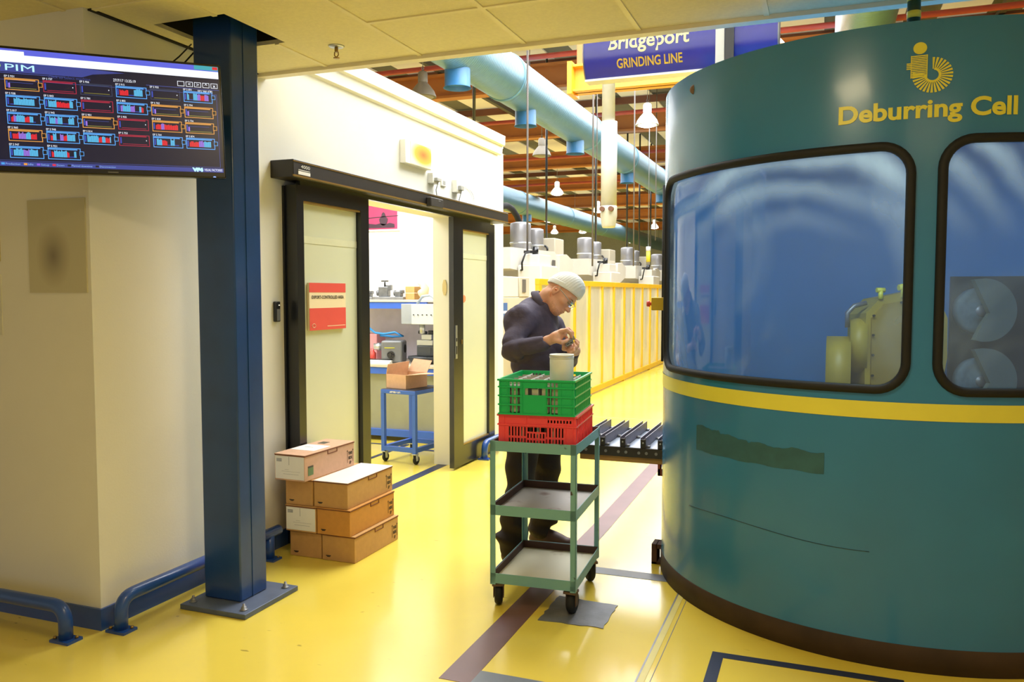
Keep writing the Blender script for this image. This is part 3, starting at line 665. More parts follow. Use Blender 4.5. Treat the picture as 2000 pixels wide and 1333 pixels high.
# seam / door strip at the left of the drum
b = MB(); b.tube([cp(-83.2, 1.16, CR+.004), cp(-83.2, 2.16, CR+.004)], 0.012, 8); b.build('door_seal', M_RUBBER, cell)
b = MB(); p = cp(-79, 1.49, CR+.02); b.use(mat('estop_yellow', 'C8A828', 0.45, metal=0.3)); b.box(p+Vector((-.01, 0, 0)), (0.07, 0.06, 0.072), None, .004); es = b.build('stop_box', None, cell)
b = MB(); b.lathe([(0, 0.032), (.016, .030), (.018, .014), (.009, .012), (.009, 0)], p+Vector((-.045, 0, 0)), 16, Matrix.Rotation(-PI/2, 3, 'Y')); b.build('stop_button', M_RED, es)
b = MB(); b.bb((-0.895, 4.60, 0.0), (-0.865, 4.70, 0.115)); b.bb((-0.895, 4.60, 0), (-0.84, 4.70, 0.012)); b.bb((-0.87, 4.60, 0.09), (-0.84, 4.70, 0.115)); b.build('floor_bracket', mat('rusty_bracket', '4A2E22', 0.8, var=0.2), cell)
# banded conduit from ceiling to the drum
t = thing('supply_conduit', 'green and yellow banded conduit dropping from the ceiling onto the teal drum', 'conduit', (0.325, 3.86, CT))
b = MB(); b.tube([(0.325, 3.86, CT+.035), (0.325, 3.86, CZ)], 0.026, 16); q = b.build('pipe', mat('dark_green', '173D2A', 0.45, var=0.1), t)
b = MB(); b.lathe([(.0275, 0), (.0275, .028)], (0.325, 3.86, CT+.075), 16); b.build('yellow_ring', M_BAND, q)
b = MB(); b.lathe([(.0275, 0), (.0275, .02)], (0.325, 3.86, CT+.145), 16); b.build('yellow_ring', M_BAND, q)
b = MB(); b.lathe([(.012, 0), (.014, .02), (.027, .04), (.028, .055)], (0.325, 3.86, CT-.004), 16); b.build('gland', M_RUBBER, t)

# robot and grinding wheels inside the drum
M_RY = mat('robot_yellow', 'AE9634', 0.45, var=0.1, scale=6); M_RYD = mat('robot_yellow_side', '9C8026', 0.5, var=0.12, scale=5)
Wd = 4.85
rb = thing('robot_arm', 'yellow industrial robot body seen through the drum windows', 'robot', (0.55, 4.95, 0))
def V2(px, py, w=Wd): return at(px, py, w)
def frm(pts, w, dep, m, name, parent, bev=0):
    """outline in the plane facing the camera, pushed away from it"""
    b = MB(); k = w/FPX
    b.prism([((x-1000)*k, -(y-666.5)*k) for x, y in pts], EYE+FWD*w, RGT, UPV, -dep)
    return b.build(name, m, parent)
frm([(1690, 640), (1692, 612), (1722, 580), (1800, 565), (1830, 575), (1851, 622), (1850, 700), (1838, 760), (1828, 830), (1688, 830)], 4.75, 0.25, M_RY, 'body_casting', rb)
h = frm([(1703, 622), (1728, 594), (1795, 582), (1822, 590), (1840, 625), (1840, 700), (1826, 825), (1700, 825)], 4.735, 0.02, M_RYD, 'side_cover', rb)
for x, y in ((1706, 617), (1705, 655), (1704, 694), (1703, 734), (1760, 591)):
    b = MB(); p = V2(x, y, 4.73); b.cyl(p, p-FWD*.012, .007, 8); b.build('bolt', M_DARK, h)
for (x0, x1, y0, y1) in ((1615, 1658, 632, 840), (1662, 1692, 622, 730)):
    a = V2((x0+x1)/2, (y0+y1)/2, 4.86); rd = (a-EYE); ax_ = Vector((rd.y, -rd.x, 0)).normalized()*((x1-x0)/2/FPX*4.86*1.02); b = MB(); b.cyl(a-ax_, a+ax_, min(.24, (y1-y0)/2/FPX*4.86), 36); b.build('joint_drum', M_RY, rb)
b = MB(); b.tube([V2(1655, 640, 4.8), V2(1655, 612, 4.8), V2(1668, 598, 4.8), V2(1692, 592, 4.8)], 0.014, 10); b.build('hose', M_GREYST, rb)
b = MB()
b.cyl(V2(1712, 567, 4.75), V2(1728, 567, 4.75), .014, 12); b.cyl(V2(1720, 568, 4.75), V2(1720, 585, 4.75), .014, 10); b.build('hose_fitting', M_BAND, rb)
b = MB(); b.cyl(V2(1755, 562, 4.75), V2(1785, 562, 4.75), .018, 12); b.cyl(V2(1765, 555, 4.75), V2(1765, 582, 4.75), .018, 10); b.build('hose_fitting', M_BAND, rb)
b = MB(); b.bb((0.28, 4.62, 0), (0.72, 5.15, 0.95)); b.build('pedestal', M_RYD, rb)
gw = thing('wheel_stand', 'dark grinding wheel stand behind the right window of the drum', 'grinder', (0.95, 5.2, 0))
b = MB(); p = V2(1935, 700, 4.82); b.box((p.x, p.y+.10, 0.85), (0.42, 0.06, 1.60)); b.build('back_plate', mat('stand_dark', '1C2C38', 0.6), gw)
for cy_, lab in ((608, 'wheel'), (745, 'wheel')):
    c = V2(1912, cy_, 4.75); Mx = Matrix((RGT, UPV, -FWD)).transposed()
    b = MB(); b.lathe([(0, .02), (.05, .022), (.055, .012), (.10, .016), (.13, .014), (.135, 0), (.135, -.04), (0, -.04)], c, 40, Mx); w_ = b.build('grinding_wheel', mat('abrasive', '5A6E78', 0.8, var=0.15, scale=40), gw)
    b = MB(); b.lathe([(0, .028), (.03, .028), (.035, .012)], c, 20, Mx); b.build('hub', M_GREYST, w_)
    b = MB(); k = 4.66/FPX; P = [(1903, cy_-62)]+[(1925+62*math.cos(t), cy_-2+62*math.sin(t)) for t in [math.radians(d) for d in range(-100, 115, 10)]]+[(1918, cy_+28), (1934, cy_+4)]
    b.prism([((x-1000)*k, -(y-666.5)*k) for x, y in P], EYE+FWD*4.66, RGT, UPV, -0.04); b.build('wheel_guard', mat('guard_grey', '6C766C', 0.5, metal=0.2), gw)

# ------------------------------------------------------------------ slat conveyor feeding the drum
M_SLAT = mat('slat_grey', '7C7884', 0.5, metal=0.3, var=0.15, scale=30)
t = thing('slat_conveyor', 'dark slat conveyor with upright channel bars feeding into the teal drum', 'conveyor', (-1.1, 4.97, 0.55))
b = MB(); b.bb((-1.36, 4.66, 0.645), (-0.80, 5.29, 0.655)); b.build('belt_plate', mat('belt_blue_grey', 'A6B2C4', 0.35, metal=0.4), t)
b = MB()
for y in (4.64, 5.29): b.bb((-1.36, y, 0.60), (-0.80, y+.02, 0.655)); 
b.bb((-1.36, 4.66, 0.60), (-1.34, 5.29, 0.645)); b.bb((-1.34, 4.66, .61), (-.80, 5.29, .644)); b.build('side_frame', mat('frame_dark', '3C3A38', 0.5, metal=0.4, var=0.15), t)
b = MB(); b.use(M_TAPEB); b.use(mat('beam_tan', 'A88248', 0.6, var=0.1)); b.bb((-1.34, 4.66, 0.565), (-0.80, 4.71, 0.60)); b.build('support_beam', None, t)
b = MB(); b.bb((-1.34, 5.22, 0.565), (-0.80, 5.27, 0.60)); b.build('support_beam', mat('beam_tan', 'A88248'), t)
b = MB(); b.bb((-0.905, 4.645, 0.585), (-0.80, 4.70, 0.545)); b.build('support_block', mat('beam_tan', ''), t) if False else b.bm.free()
b = MB(); b.bb((-0.875, 4.655, 0.50), (-0.86, 4.70, 0.566)); b.bb((-0.875, 4.655, 0.50), (-0.85, 4.66, 0.54)); b.build('hanger', mat('hanger_red', '8A3A24', 0.6), t)
for x in (-1.32, -1.2, -1.08, -0.96, -0.86):
    b = MB(); b.bb((x-.016, 4.655, .655), (x+.016, 5.285, .659)); b.bb((x-.016, 4.655, .657), (x-.012, 5.285, .715)); b.bb((x+.012, 4.655, .657), (x+.016, 5.285, .715))
    sl = b.build('channel_bar', M_SLAT, t)
    b = MB()
    for k in range(13): b.bb((x-.011, 4.68+k*.048, .690), (x+.011, 4.69+k*.048, .696))
    b.build('rung', M_SLAT, sl)
    b = MB(); b.bb((x-.015, 4.646, .657), (x+.015, 4.654, .705)); b.build('end_block', mat('frame_dark', '3C3A38'), sl)
    b = MB(); b.lathe([(0, .003), (.006, .002), (.006, 0)], (x, 4.646, .685), 10, Matrix.Rotation(PI/2, 3, 'X')); b.build('end_bolt', M_STEEL, t)
    for dx in (-.022, .022):
        b = MB(); b.tube([(x+dx, 4.636, .628), (x+dx, 4.655, .628)], .009, 8); b.build('chain_pin', M_GREYST, sl)
    for y in (4.68, 4.97, 5.26):
        b = MB(); b.bb((x+.016, y-.014, .656), (x+.036, y+.014, .668), .003); b.build('clip', M_GREYST, sl)

# ------------------------------------------------------------------ perforated panel helper and crates
def panel(b, o, ex, ey, Wd_, H_, T_, holes):
    """flat panel with rectangular holes: (x0, y0, x1, y1) in metres"""
    o = Vector(o); ex = Vector(ex); ey = Vector(ey); n = ex.cross(ey)
    X = sorted({0.0, Wd_}|{h[0] for h in holes}|{h[2] for h in holes}); Y = sorted({0.0, H_}|{h[1] for h in holes}|{h[3] for h in holes})
    solid = [[not any(h[0]-1e-6 <= (X[i]+X[i+1])/2 <= h[2]+1e-6 and h[1]-1e-6 <= (Y[j]+Y[j+1])/2 <= h[3]+1e-6 for h in holes) for j in range(len(Y)-1)] for i in range(len(X)-1)]
    vt = {}
    def v(i, j, k):
        if (i, j, k) not in vt: vt[(i, j, k)] = b.bm.verts.new(o+ex*X[i]+ey*Y[j]+n*(T_*k))
        return vt[(i, j, k)]
    nx, ny = len(X)-1, len(Y)-1
    for i in range(nx):
        for j in range(ny):
            if not solid[i][j]: continue
            for k in (0, 1): b._f([v(i, j, k), v(i+1, j, k), v(i+1, j+1, k), v(i, j+1, k)])
            if i == 0 or not solid[i-1][j]: b._f([v(i, j, 0), v(i, j+1, 0), v(i, j+1, 1), v(i, j, 1)])
            if i == nx-1 or not solid[i+1][j]: b._f([v(i+1, j, 0), v(i+1, j+1, 0), v(i+1, j+1, 1), v(i+1, j, 1)])
            if j == 0 or not solid[i][j-1]: b._f([v(i, j, 0), v(i+1, j, 0), v(i+1, j, 1), v(i, j, 1)])
            if j == ny-1 or not solid[i][j+1]: b._f([v(i, j+1, 0), v(i+1, j+1, 0), v(i+1, j+1, 1), v(i, j+1, 1)])
KROT = math.radians(3.5); KC = (-1.312, 3.961)
kart = thing('shelf_trolley', 'worn turquoise three shelf trolley carrying the crates', 'trolley', (KC[0], KC[1], 0), KROT)
M_TURQ = mat('turquoise_paint', '74A8AE', 0.45, var=0.1, scale=14, col2='3A2A22', thr=(0.66, 0.70), bump=0.05)
M_TRAY = mat('tray_grey', '98938C', 0.45, metal=0.3, var=0.12, scale=7, col2='6E5A50', thr=(0.62, 0.72))
M_TRAYB = mat('tray_cream', 'C2BFA6', 0.45, metal=0.15, var=0.08, scale=6, col2='86705C', thr=(0.66, 0.76))
hw, hd = 0.215, 0.285
for z, m, lab in ((0.125, M_TRAYB, 'bottom shelf with a cream worn surface'), (0.465, M_TRAY, 'middle shelf with a grey worn surface'), (0.782, M_TRAY, 'top shelf under the crates')):
    b = MB()
    for s in (-1, 1):
        b.bb((-hw+.001, s*hd-(.003 if s > 0 else 0), z), (hw-.001, s*hd+(.003 if s < 0 else 0), z+.05)); b.bb((s*hw-(.003 if s > 0 else 0), -hd+.001, z), (s*hw+(.003 if s < 0 else 0), hd-.001, z+.05))
    rim = loc_build(b, 'shelf_rim', M_TURQ, kart); rim['label'] = lab
    b = MB(); b.bb((-hw+.004, -hd+.004, z+.006), (hw-.004, hd-.004, z+.011)); o = b.build('shelf_plate', m); o.parent = rim
    b = MB(); b.bb((-hw+.004, -hd+.004, z+.011), (-hw+.009, hd-.004, z+.048)); b.bb((-hw+.009, hd-.009, z+.011), (hw-.004, hd-.004, z+.048)); o = b.build('inner_rust', mat('rust_brown', '4A322C', 0.7, var=0.15)); o.parent = rim
for sx in (-1, 1):
    for sy in (-1, 1):
        b = MB(); x = sx*hw; y = sy*hd
        b.bb((x, y, 0.118), (x-sx*.027, y-sy*.003, 0.833)); b.bb((x, y, 0.118), (x-sx*.003, y-sy*.027, 0.833)); loc_build(b, 'post', M_TURQ, kart)
for (wx, wy, sw) in ((-.185, -.245, 0.25), (.185, -.250, -0.1), (.185, .215, 0.5), (-.185, .215, 0.9)):
    Rz = Matrix.Rotation(sw, 3, 'Z'); b = MB()
    b.box((wx, wy, .112), (.06, .06, .012), Rz)
    for s in (-1, 1): b.box(Vector((wx, wy, .078))+Rz@Vector((s*.024, .012, 0)), (.004, .035, .075), Rz)
    c_ = loc_build(b, 'caster_fork', mat('rusty_steel', '6B5648', 0.6, metal=0.4, var=0.25, scale=30), kart)
    b = MB(); b.lathe([(.012, -.02), (.045, -.019), (.055, -.010), (.056, 0), (.055, .010), (.045, .019), (.012, .02)], Vector((wx, wy, .056))+Rz@Vector((0, .02, 0)), 28, Rz@Matrix.Rotation(PI/2, 3, 'Y')); o = b.build('wheel', M_RUBBER); o.parent = c_
CR_ = math.radians(5.5)
def crate(name, label, fr, w, d, z, h, m, kind, flare=0.0):
    """fr: world position of the front right bottom corner"""
    t = thing(name, label, 'crate', (fr[0], fr[1], z), CR_)
    T_ = .004; b = MB(); X = (1, 0, 0); Y = (0, 1, 0); Z = (0, 0, 1)
    fh, sh = [], []
    if kind == 'green':
        for g0 in (0.054*w/.37, 0.240*w/.37):
            for c in range(3):
                x = g0+c*.019
                for y0, y1 in ((.008, .046), (.052, .089), (.095, .131), (.137, .158)): fh.append((x, y0, x+.013, y1))
        fh.append((.130, .097, .232, .130))
        bh = [q for q in fh if q[1] > .09] + [(.15+.028*k, .14, .166+.028*k, .158) for k in range(3)]
        for c in range(12):
            y = .05+c*(d-.10)/12
            for y0, y1 in ((.012, .046), (.056, .089), (.099, .131)): sh.append((y, y0, y+.016, y1))
    else:
        for c in range(18):
            x = .052+c*.0155
            if 6 <= c <= 11: fh += [(x, .012, x+.0075, .045), (x, .055, x+.0075, .078)]
            else: fh += [(x, .012, x+.0075, .053), (x, .063, x+.0075, .108)]
        for k in range(3): fh.append((.146+.033*k, .086, .174+.033*k, .108))
        for k in range(8): fh.append((.245+.0155*k, .132, .253+.0155*k, .146))
        bh = fh
        for c in range(16): sh += [(.05+c*(d-.10)/16, .03, .062+c*(d-.10)/16, .06)]
    panel(b, (-w, 0, 0), X, Z, w, h, -T_, fh); loc_build(b, 'end_wall', m, t)
    b = MB(); panel(b, (-w, d, 0), X, Z, w, h, T_, bh); loc_build(b, 'end_wall', m, t)
    b = MB(); panel(b, (-T_, T_, 0), Y, Z, d-2*T_, h, T_, [q for q in sh if kind != 'green']); loc_build(b, 'side_wall', m, t)
    b = MB(); panel(b, (-w, T_, 0), Y, Z, d-2*T_, h, T_, sh); loc_build(b, 'side_wall', m, t)
    b = MB(); b.bb((-w, 0, -.0), (0, d, .005)); loc_build(b, 'bottom', m, t)
    b = MB(); rs = .007
    zs = (h-.004, h*.78, h*.53, h*.28, .003) if kind == 'green' else (h-.004, h*.70)
    for zr in zs:
        q = rs if zr > h-.01 else rs*.7; hh = .004 if zr < h-.01 else .005
        (b.bb((-w-q, -q, zr-hh), (q, 0, zr+hh*.8)) if kind != 'green' or not .01 < zr < h-.01 else (b.bb((-w-q, -q, zr-hh), (-w+.118, 0, zr+hh*.8)), b.bb((-.136, -q, zr-hh), (q, 0, zr+hh*.8)))); b.bb((-w-q, d, zr-hh), (q, d+q, zr+hh*.8)); b.bb((0, 0, zr-hh), (q, d, zr+hh*.8)); b.bb((-w-q, 0, zr-hh), (-w, d, zr+hh*.8))
    for k in range(14 if kind == 'green' else 12):
        y = .03+k*(d-.06)/(13 if kind == 'green' else 11); b.bb((0, y-.002, 0), (.005, y+.002, h-.008))
    for x in ((-w+.008, -w+.046, -w+.118, -.136, -.064, -.012) if kind == 'green' else (-w+.03, -w+.14, -.14, -.05, -.015)):
        b.bb((x-.0015, -.004, 0), (x+.0015, 0, h-.008))
    loc_build(b, 'ribs', m, t)
    return t
M_GREEN = mat('green_plastic', '14B464', 0.35, var=0.04, scale=5); M_REDP = mat('red_plastic', 'F04A50', 0.38, var=0.05, scale=5)
rc = crate('plastic_crate', 'red plastic crate on the top shelf of the turquoise trolley', (-1.092, 3.728), 0.385, 0.46, 0.794, 0.168, M_REDP, 'red')
gc = crate('plastic_crate', 'green plastic crate stacked on the red crate', (-1.098, 3.715), 0.372, 0.45, 0.963, 0.172, M_GREEN, 'green')
# sorted parts standing between dividers in the green crate
dv = thing('crate_divider', 'grid of pale divider strips standing inside the green crate', 'divider', (-1.098, 3.715, .968), CR_)
for k in range(5):
    b = MB(); y = .05+k*.085; b.bb((-.355, y-.001, .002), (-.012, y+.001, .150)); loc_build(b, 'long_strip', mat('divider_grey', 'A8A49C', 0.6), dv)
for k in range(5):
    b = MB(); x = -.31+k*.065; b.bb((x-.0012, .012, .004), (x+.0012, .43, .153)); loc_build(b, 'cross_strip', mat('divider_white', 'E0DED6', 0.5), dv)
b = MB(); b.bb((-.355, .012, .132), (-.012, .435, .136)); loc_build(b, 'liner', mat('liner_brown', '9A9088', 0.7, var=0.1, scale=20), dv)
for k in range(7):
    b = MB(); b.bb((-.36+k*.05, .012, .006), (-.33+k*.05, .016, .12+.01*(k % 3))); b.use(mat('card_pale', 'B8B8A4', 0.7)); loc_build(b, 'part_card', mat('card_pale', 'B8B8A4', 0.7), dv)
rdv = thing('metal_blank', 'bundle of pale blanks standing inside the red crate', 'blanks', (-1.092, 3.728, .80), CR_)
for k in range(9):
    b = MB(); b.bb((-.35+k*.038, .02, .0), (-.338+k*.038, .42, .10+.012*(k % 3))); loc_build(b, 'blank', mat('blank_dark', '5E3A34', 0.6) if k % 2 else mat('card_pale', 'B8B8A4'), rdv)
# jar
jr = thing('plastic_jar', 'translucent white screw jar standing on the green crate', 'jar', (0, 0, 0))
jp = at(1097, 736, 3.99); jr.location = (jp.x, jp.y, 1.122)
b = MB(); b.lathe([(0, 0), (.054, 0), (.0575, .004), (.0585, .105), (.057, .112)], (0, 0, 0), 40); b.lathe([(.057, .11), (.060, .112), (.060, .116), (.057, .118), (.057, .124), (.060, .126), (.059, .131), (.055, .132), (.053, .126), (.053, .01), (0, .01)], (0, 0, 0), 40)
loc_build(b, 'body', mat('jar_plastic', 'E2E6E2', 0.4, var=0.03), jr)
b = MB(); b.tube([(.0595*math.cos(t), .0595*math.sin(t), .120+.002*math.sin(t)) for t in [2*PI*k/30 for k in range(30)]], .0016, 6, closed=True); loc_build(b, 'wire_ring', M_STEEL, jr)

# ------------------------------------------------------------------ cardboard boxes
def carton(label, x0, x1, y0, y1, z, h, m, rot=0.0, end='plain', lid=None, mark=True):
    cx, cy = (x0+x1)/2, (y0+y1)/2; w, d = x1-x0, y1-y0
    t = thing('cardboard_box', label, 'box', (cx, cy, z), math.radians(rot), 'cardboard boxes beside the sliding door')
    b = MB(); b.bb((-w/2, -d/2, 0.001), (w/2, d/2, h-.004), .002); loc_build(b, 'carton', m, t)
    b = MB(); b.bb((-w/2-.003, -d/2-.002, h-.004), (w/2+.003, d/2+.002, h), .001); fl = loc_build(b, 'lid', lid or m, t)
    b = MB(); b.bb((w/2-.002, -d/2, h-.010), (w/2+.0035, d/2, h-.004)); b.bb((-w/2, -d/2-.003, h-.009), (w/2, -d/2+.001, h-.004)); b.bb((w/2, -.03, h-.032), (w/2+.003, .07, h-.028)); b.bb((w/2, -.03, h-.03), (w/2+.003, -.025, h-.006)); b.bb((w/2, .065, h-.03), (w/2+.003, .07, h-.006))
    loc_build(b, 'flap_edge', M_CARDE, t)
    b = MB().use(M_INK); y = d/2-.045
    for s in (-1, 1):
        b.bb((w/2, y+s*.03-.0012, .03), (w/2+.0012, y+s*.03+.0012, h-.045)); b.bb((w/2, y+s*.03-.005, h-.055), (w/2+.0012, y+s*.03+.005, h-.050))
    for k, s_ in enumerate(('THIS', 'SIDE', 'UP')): plane_text(b, s_, (w/2, y, h-.075-k*.03), (0, 1, 0), (0, 0, 1), .024, .0012, .0013, width=.042 if k < 2 else .02, align='CENTER')
    if not end == 'label': plane_text(b, '▬▬', (-w/2+.05, -d/2, .03), (1, 0, 0), (0, 0, 1), .01, 0, .001, width=.03, align='CENTER') if False else b.bb((-w/2+.025, -d/2-.0008, .026), (-w/2+.058, -d/2, .031)) and b.bb((-w/2+.032, -d/2-.0008, .021), (-w/2+.052, -d/2, .025))
    loc_build(b, 'printing', None, t)
    if end == 'label':
        b = MB(); b.use(M_PAPER); b.bb((-w/2+.004, -d/2-.0015, .01), (w/2-.002, -d/2-.0004, h-.012)); b.use(M_GREYST)
        for k in range(4): b.bb((-w/2+.014, -d/2-.002, h-.03-k*.005), (-w/2+.05, -d/2-.0015, h-.027-k*.005))
        b.bb((0-.004, -d/2-.002, h*.6), (-.002, -d/2-.0015, h-.014)); b.bb((-w/2+.05, -d/2-.002, h*.35), (w/2-.03, -d/2-.0015, h*.355)); b.bb((-w/2+.06, -d/2-.002, h*.25), (w/2-.04, -d/2-.0015, h*.257)); b.bb((-w/2+.07, -d/2-.002, h*.42), (-w/2+.10, -d/2-.0015, h*.425))
        loc_build(b, 'address_label', None, t)
    return t
BH = 0.155
carton('brown cardboard box on the floor, right one of the bottom layer', -2.700, -2.482, 3.99, 4.50, 0.0, BH, M_CARD)
carton('brown cardboard box on the floor, left one of the bottom layer against the door', -2.925, -2.709, 3.995, 4.50, 0.0, BH, M_CARD)
carton('orange brown cardboard box, right one of the second layer', -2.722, -2.503, 3.975, 4.49, BH, BH, mat('cardboard_orange', 'CC9044', 0.8, var=0.05, scale=30))
carton('cardboard box with a white end label, left one of the second layer', -2.935, -2.729, 3.97, 4.48, BH, BH, M_CARD, end='label')
carton('cardboard box with a pale lid, right one of the third layer', -2.748, -2.523, 3.985, 4.505, 2*BH, BH, M_CARD, lid=mat('lid_pale', 'E8DCD4', 0.6, var=0.02))
carton('brown cardboard box, left one of the third layer', -2.94, -2.756, 3.98, 4.49, 2*BH, BH, M_CARD)
tb = carton('pinkish cardboard box with white label, alone on top of the stack', -2.965, -2.757, 3.92, 4.43, 3*BH, BH, M_CARDP, rot=-1.5, end='label')
b = MB(); b.use(M_PAPER); b.bb((-.10, -.12, BH), (.07, .05, BH+.0012)); b.use(M_GREYST); b.bb((-.06, -.03, BH+.0012), (0, -.026, BH+.002)); b.use(mat('dark_sticker', '4A4838', 0.6)); b.bb((-.06, .10, BH), (-.01, .16, BH+.0012)); loc_build(b, 'top_label', None, tb)
b = MB(); b.use(mat('green_sticker', '5E7C48', 0.5)); b.bb((.104, -.222, .03), (.1055, -.172, .075)); b.use(mat('dark_sticker', '')) ; b.bb((.104, -.222, .075), (.1055, -.172, .085)); loc_build(b, 'green_label', None, tb)
# ------------------------------------------------------------------ factory hall: roof, far walls
def rayx(px, py, x):
    d = at(px, py, 1.0)-EYE; return EYE+d*(x/d.x)
def rayz(px, py, z):
    d = at(px, py, 1.0)-EYE; return EYE+d*((z-EYE.z)/d.z)
def rayy(px, py, y):
    d = at(px, py, 1.0)-EYE; return EYE+d*(y/d.y)
M_ORANGE = mat('orange_beam', 'B4703A', 0.6, var=0.12, scale=2)
M_RUSTB = mat('red_brown_purlin', '6E4436', 0.7, var=0.12, scale=2)
M_ROOFW = mat('roof_sheet_cream_glow', 'DCD0B4', 0.8, var=0.06, scale=1.5, emit=0.22)  # cream sheets given a faint glow of their own to brighten the roof
M_ROOFD = mat('roof_sheet_dark', '6A665E', 0.8, var=0.1, scale=2)
RZ = 6.35
b = MB(); k = 0; x = -30.0
while x < 14:
    w = 0.55 if k % 2 == 0 else 0.75
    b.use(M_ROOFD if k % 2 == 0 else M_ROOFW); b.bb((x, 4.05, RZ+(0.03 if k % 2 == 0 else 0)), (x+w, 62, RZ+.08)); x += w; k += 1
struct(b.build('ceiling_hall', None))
b = MB(); b.bb((-30, 62, 0), (14, 62.2, RZ)); struct(b.build('wall_hall_back', mat('hall_wall', 'B9BDB8', 0.8)))
b = MB(); b.bb((-30.2, 8.4, 0), (-30, 62, RZ)); struct(b.build('wall_hall_left', mat('hall_wall', 'B9BDB8', 0.8)))
b = MB(); b.bb((13.9, 4.05, 0), (14.1, 62, RZ)); struct(b.build('wall_hall_right', mat('hall_wall', 'B9BDB8', 0.8)))
b = MB(); b.bb((-9, 4.05, 2.95), (9, 4.12, RZ)); struct(b.build('wall_above_soffit', M_WHITE))
b = MB(); b.bb((-9, 4.12, 3.12), (-3.3, 8.4, 3.2)); struct(b.build('trim_5', M_WHITE))
for i, Y in enumerate((8.0, 10.6, 15.6, 20.3, 25.3, 31.0, 37.3, 44, 52)):
    b = MB(); b.bb((-30, Y-.13, 5.55), (14, Y+.13, 5.60)); b.bb((-30, Y-.13, 6.0), (14, Y+.13, 6.05)); b.bb((-30, Y-.02, 5.60), (14, Y+.02, 6.0))
    if i > 6: pass
    tag(b.build('roof_beam', M_ORANGE), 'orange steel beam across the factory roof, %s of them' % ORD[i], 'beam', 'orange roof beams')
Y = 5.2; pi_ = 0
while Y < 50:
    b = MB(); b.bb((-30, Y-.05, 6.18), (14, Y+.05, 6.33))
    tag(b.build('roof_purlin', M_RUSTB), 'thin red brown purlin under the factory roof, %s of them' % ORD[pi_], 'purlin', 'red brown roof purlins'); Y += 3.7; pi_ += 1
for pk, (Y, z) in enumerate(((9.2, 5.50), (13.2, 5.50), (17.9, 5.50), (23.0, 5.50), (28.5, 5.50))):
    b = MB(); b.cyl((-30, Y, z), (14, Y, z), .045, 10); tag(b.build('sprinkler_pipe', mat('pipe_red', 'A8443C', 0.5)), 'thin red pipe running across under the roof beams, %s of them' % ORD[pk], 'pipe', 'red pipes under the roof')
for x, wh in ((-7.5, 'left of the big duct'), (-2.9, 'between the two nearest ducts'), (2.6, 'right of the drum')):
    b = MB(); b.bb((x-.05, 6, 6.08), (x+.05, 60, 6.17)); tag(b.build('cable_tray', mat('tray_dark', '4E4844', 0.7)), 'dark cable tray along the hall under the roof, '+wh, 'cable tray', 'cable trays under the roof')
# crane girder
t = thing('crane_girder', 'yellow orange crane girder end above the aisle behind the hanging sign', 'crane', (-3.55, 12, 4.54))
b = MB(); b.bb((-3.55, 11.98, 4.54), (0.0, 12.02, 4.93)); b.bb((-3.55, 11.85, 4.54), (0.0, 12.15, 4.57)); b.bb((-3.55, 11.85, 4.90), (0.0, 12.15, 4.93)); b.build('girder', mat('crane_yellow', 'F0A428', 0.45, var=0.05), t)
b = MB(); b.bb((-3.62, 11.8, 4.50), (-3.55, 12.2, 4.97)); b.build('end_plate', mat('crane_yellow', ''), t)
b = MB(); b.bb((-3.5, 11.9, 4.93), (-3.35, 12.1, 6.36)); b.build('hanger', M_ORANGE, t)

# ------------------------------------------------------------------ spiral ducts
def duct(x, z, r, y0, y1, rings, stubs, label, col):
    t = thing('ventilation_duct', label, 'duct', (x, y0, z), 0, 'blue spiral ducts under the roof')
    m = mat('duct_'+col, col, 0.36, metal=0.5, var=0.05, scale=2)
    if 'wave' not in m:
        nt = m.node_tree; N = nt.nodes; L = nt.links; tc = N.new('ShaderNodeTexCoord'); wv = N.new('ShaderNodeTexWave'); wv.bands_direction = 'Y'; wv.inputs['Scale'].default_value = 6.0; wv.inputs['Distortion'].default_value = 0
        bp = N.new('ShaderNodeBump'); bp.inputs['Strength'].default_value = 0.3; bp.inputs['Distance'].default_value = 0.012; L.new(tc.outputs['Object'], wv.inputs[0]); L.new(wv.outputs['Fac'], bp.inputs['Height']); L.new(bp.outputs[0], N['Principled BSDF'].inputs['Normal']); m['wave'] = 1
    b = MB(); b.tube([(x, y0+(y1-y0)*k/40, z) for k in range(41)], r, 40); b.build('pipe', m, t)
    for Y in rings:
        b = MB(); b.tube([(x, Y-.04, z), (x, Y-.03, z), (x, Y+.03, z), (x, Y+.04, z)], [r, r+.018, r+.018, r], 40); b.build('joint_ring', m, t)
    for Y in [y0+2+5.1*q for q in range(int((y1-y0)/5.1))]:
        b = MB(); b.cyl((x, Y, z+r-.01), (x, Y, 6.36), .007, 6); b.build('hanger_rod', M_GREYST, t)
    for Y in stubs:
        b = MB(); b.tube([(x, Y, z-r+.06), (x, Y, z-r-.20), (x, Y, z-r-.22)], [.18, .18, .20], 20, cap=False); b.tube([(x, Y, z-r+.06), (x, Y, z-r-.16)], .165, 20); b.build('outlet', mat('stub_blue', '336C9A', 0.45), t)
    return t
duct(-4.85, 5.0, 0.37, 6.5, 61, [8.4, 12.4, 17.2, 20.8, 24.9, 30, 35, 40], [10.6, 13.4, 16.4, 21.2, 26, 31], 'largest pale blue spiral duct running along the hall, nearest the office wall', '6590A4')
duct(-10.8, 4.95, 0.42, 9, 61, [14, 19, 24, 29, 35, 41], [16, 23, 30], 'blue spiral duct farther left, low behind the machines', '567E92')
duct(0.42, 5.05, 0.36, 6, 61, [9, 14, 20], [], 'short visible piece of blue spiral duct above the teal drum', '6590A8')

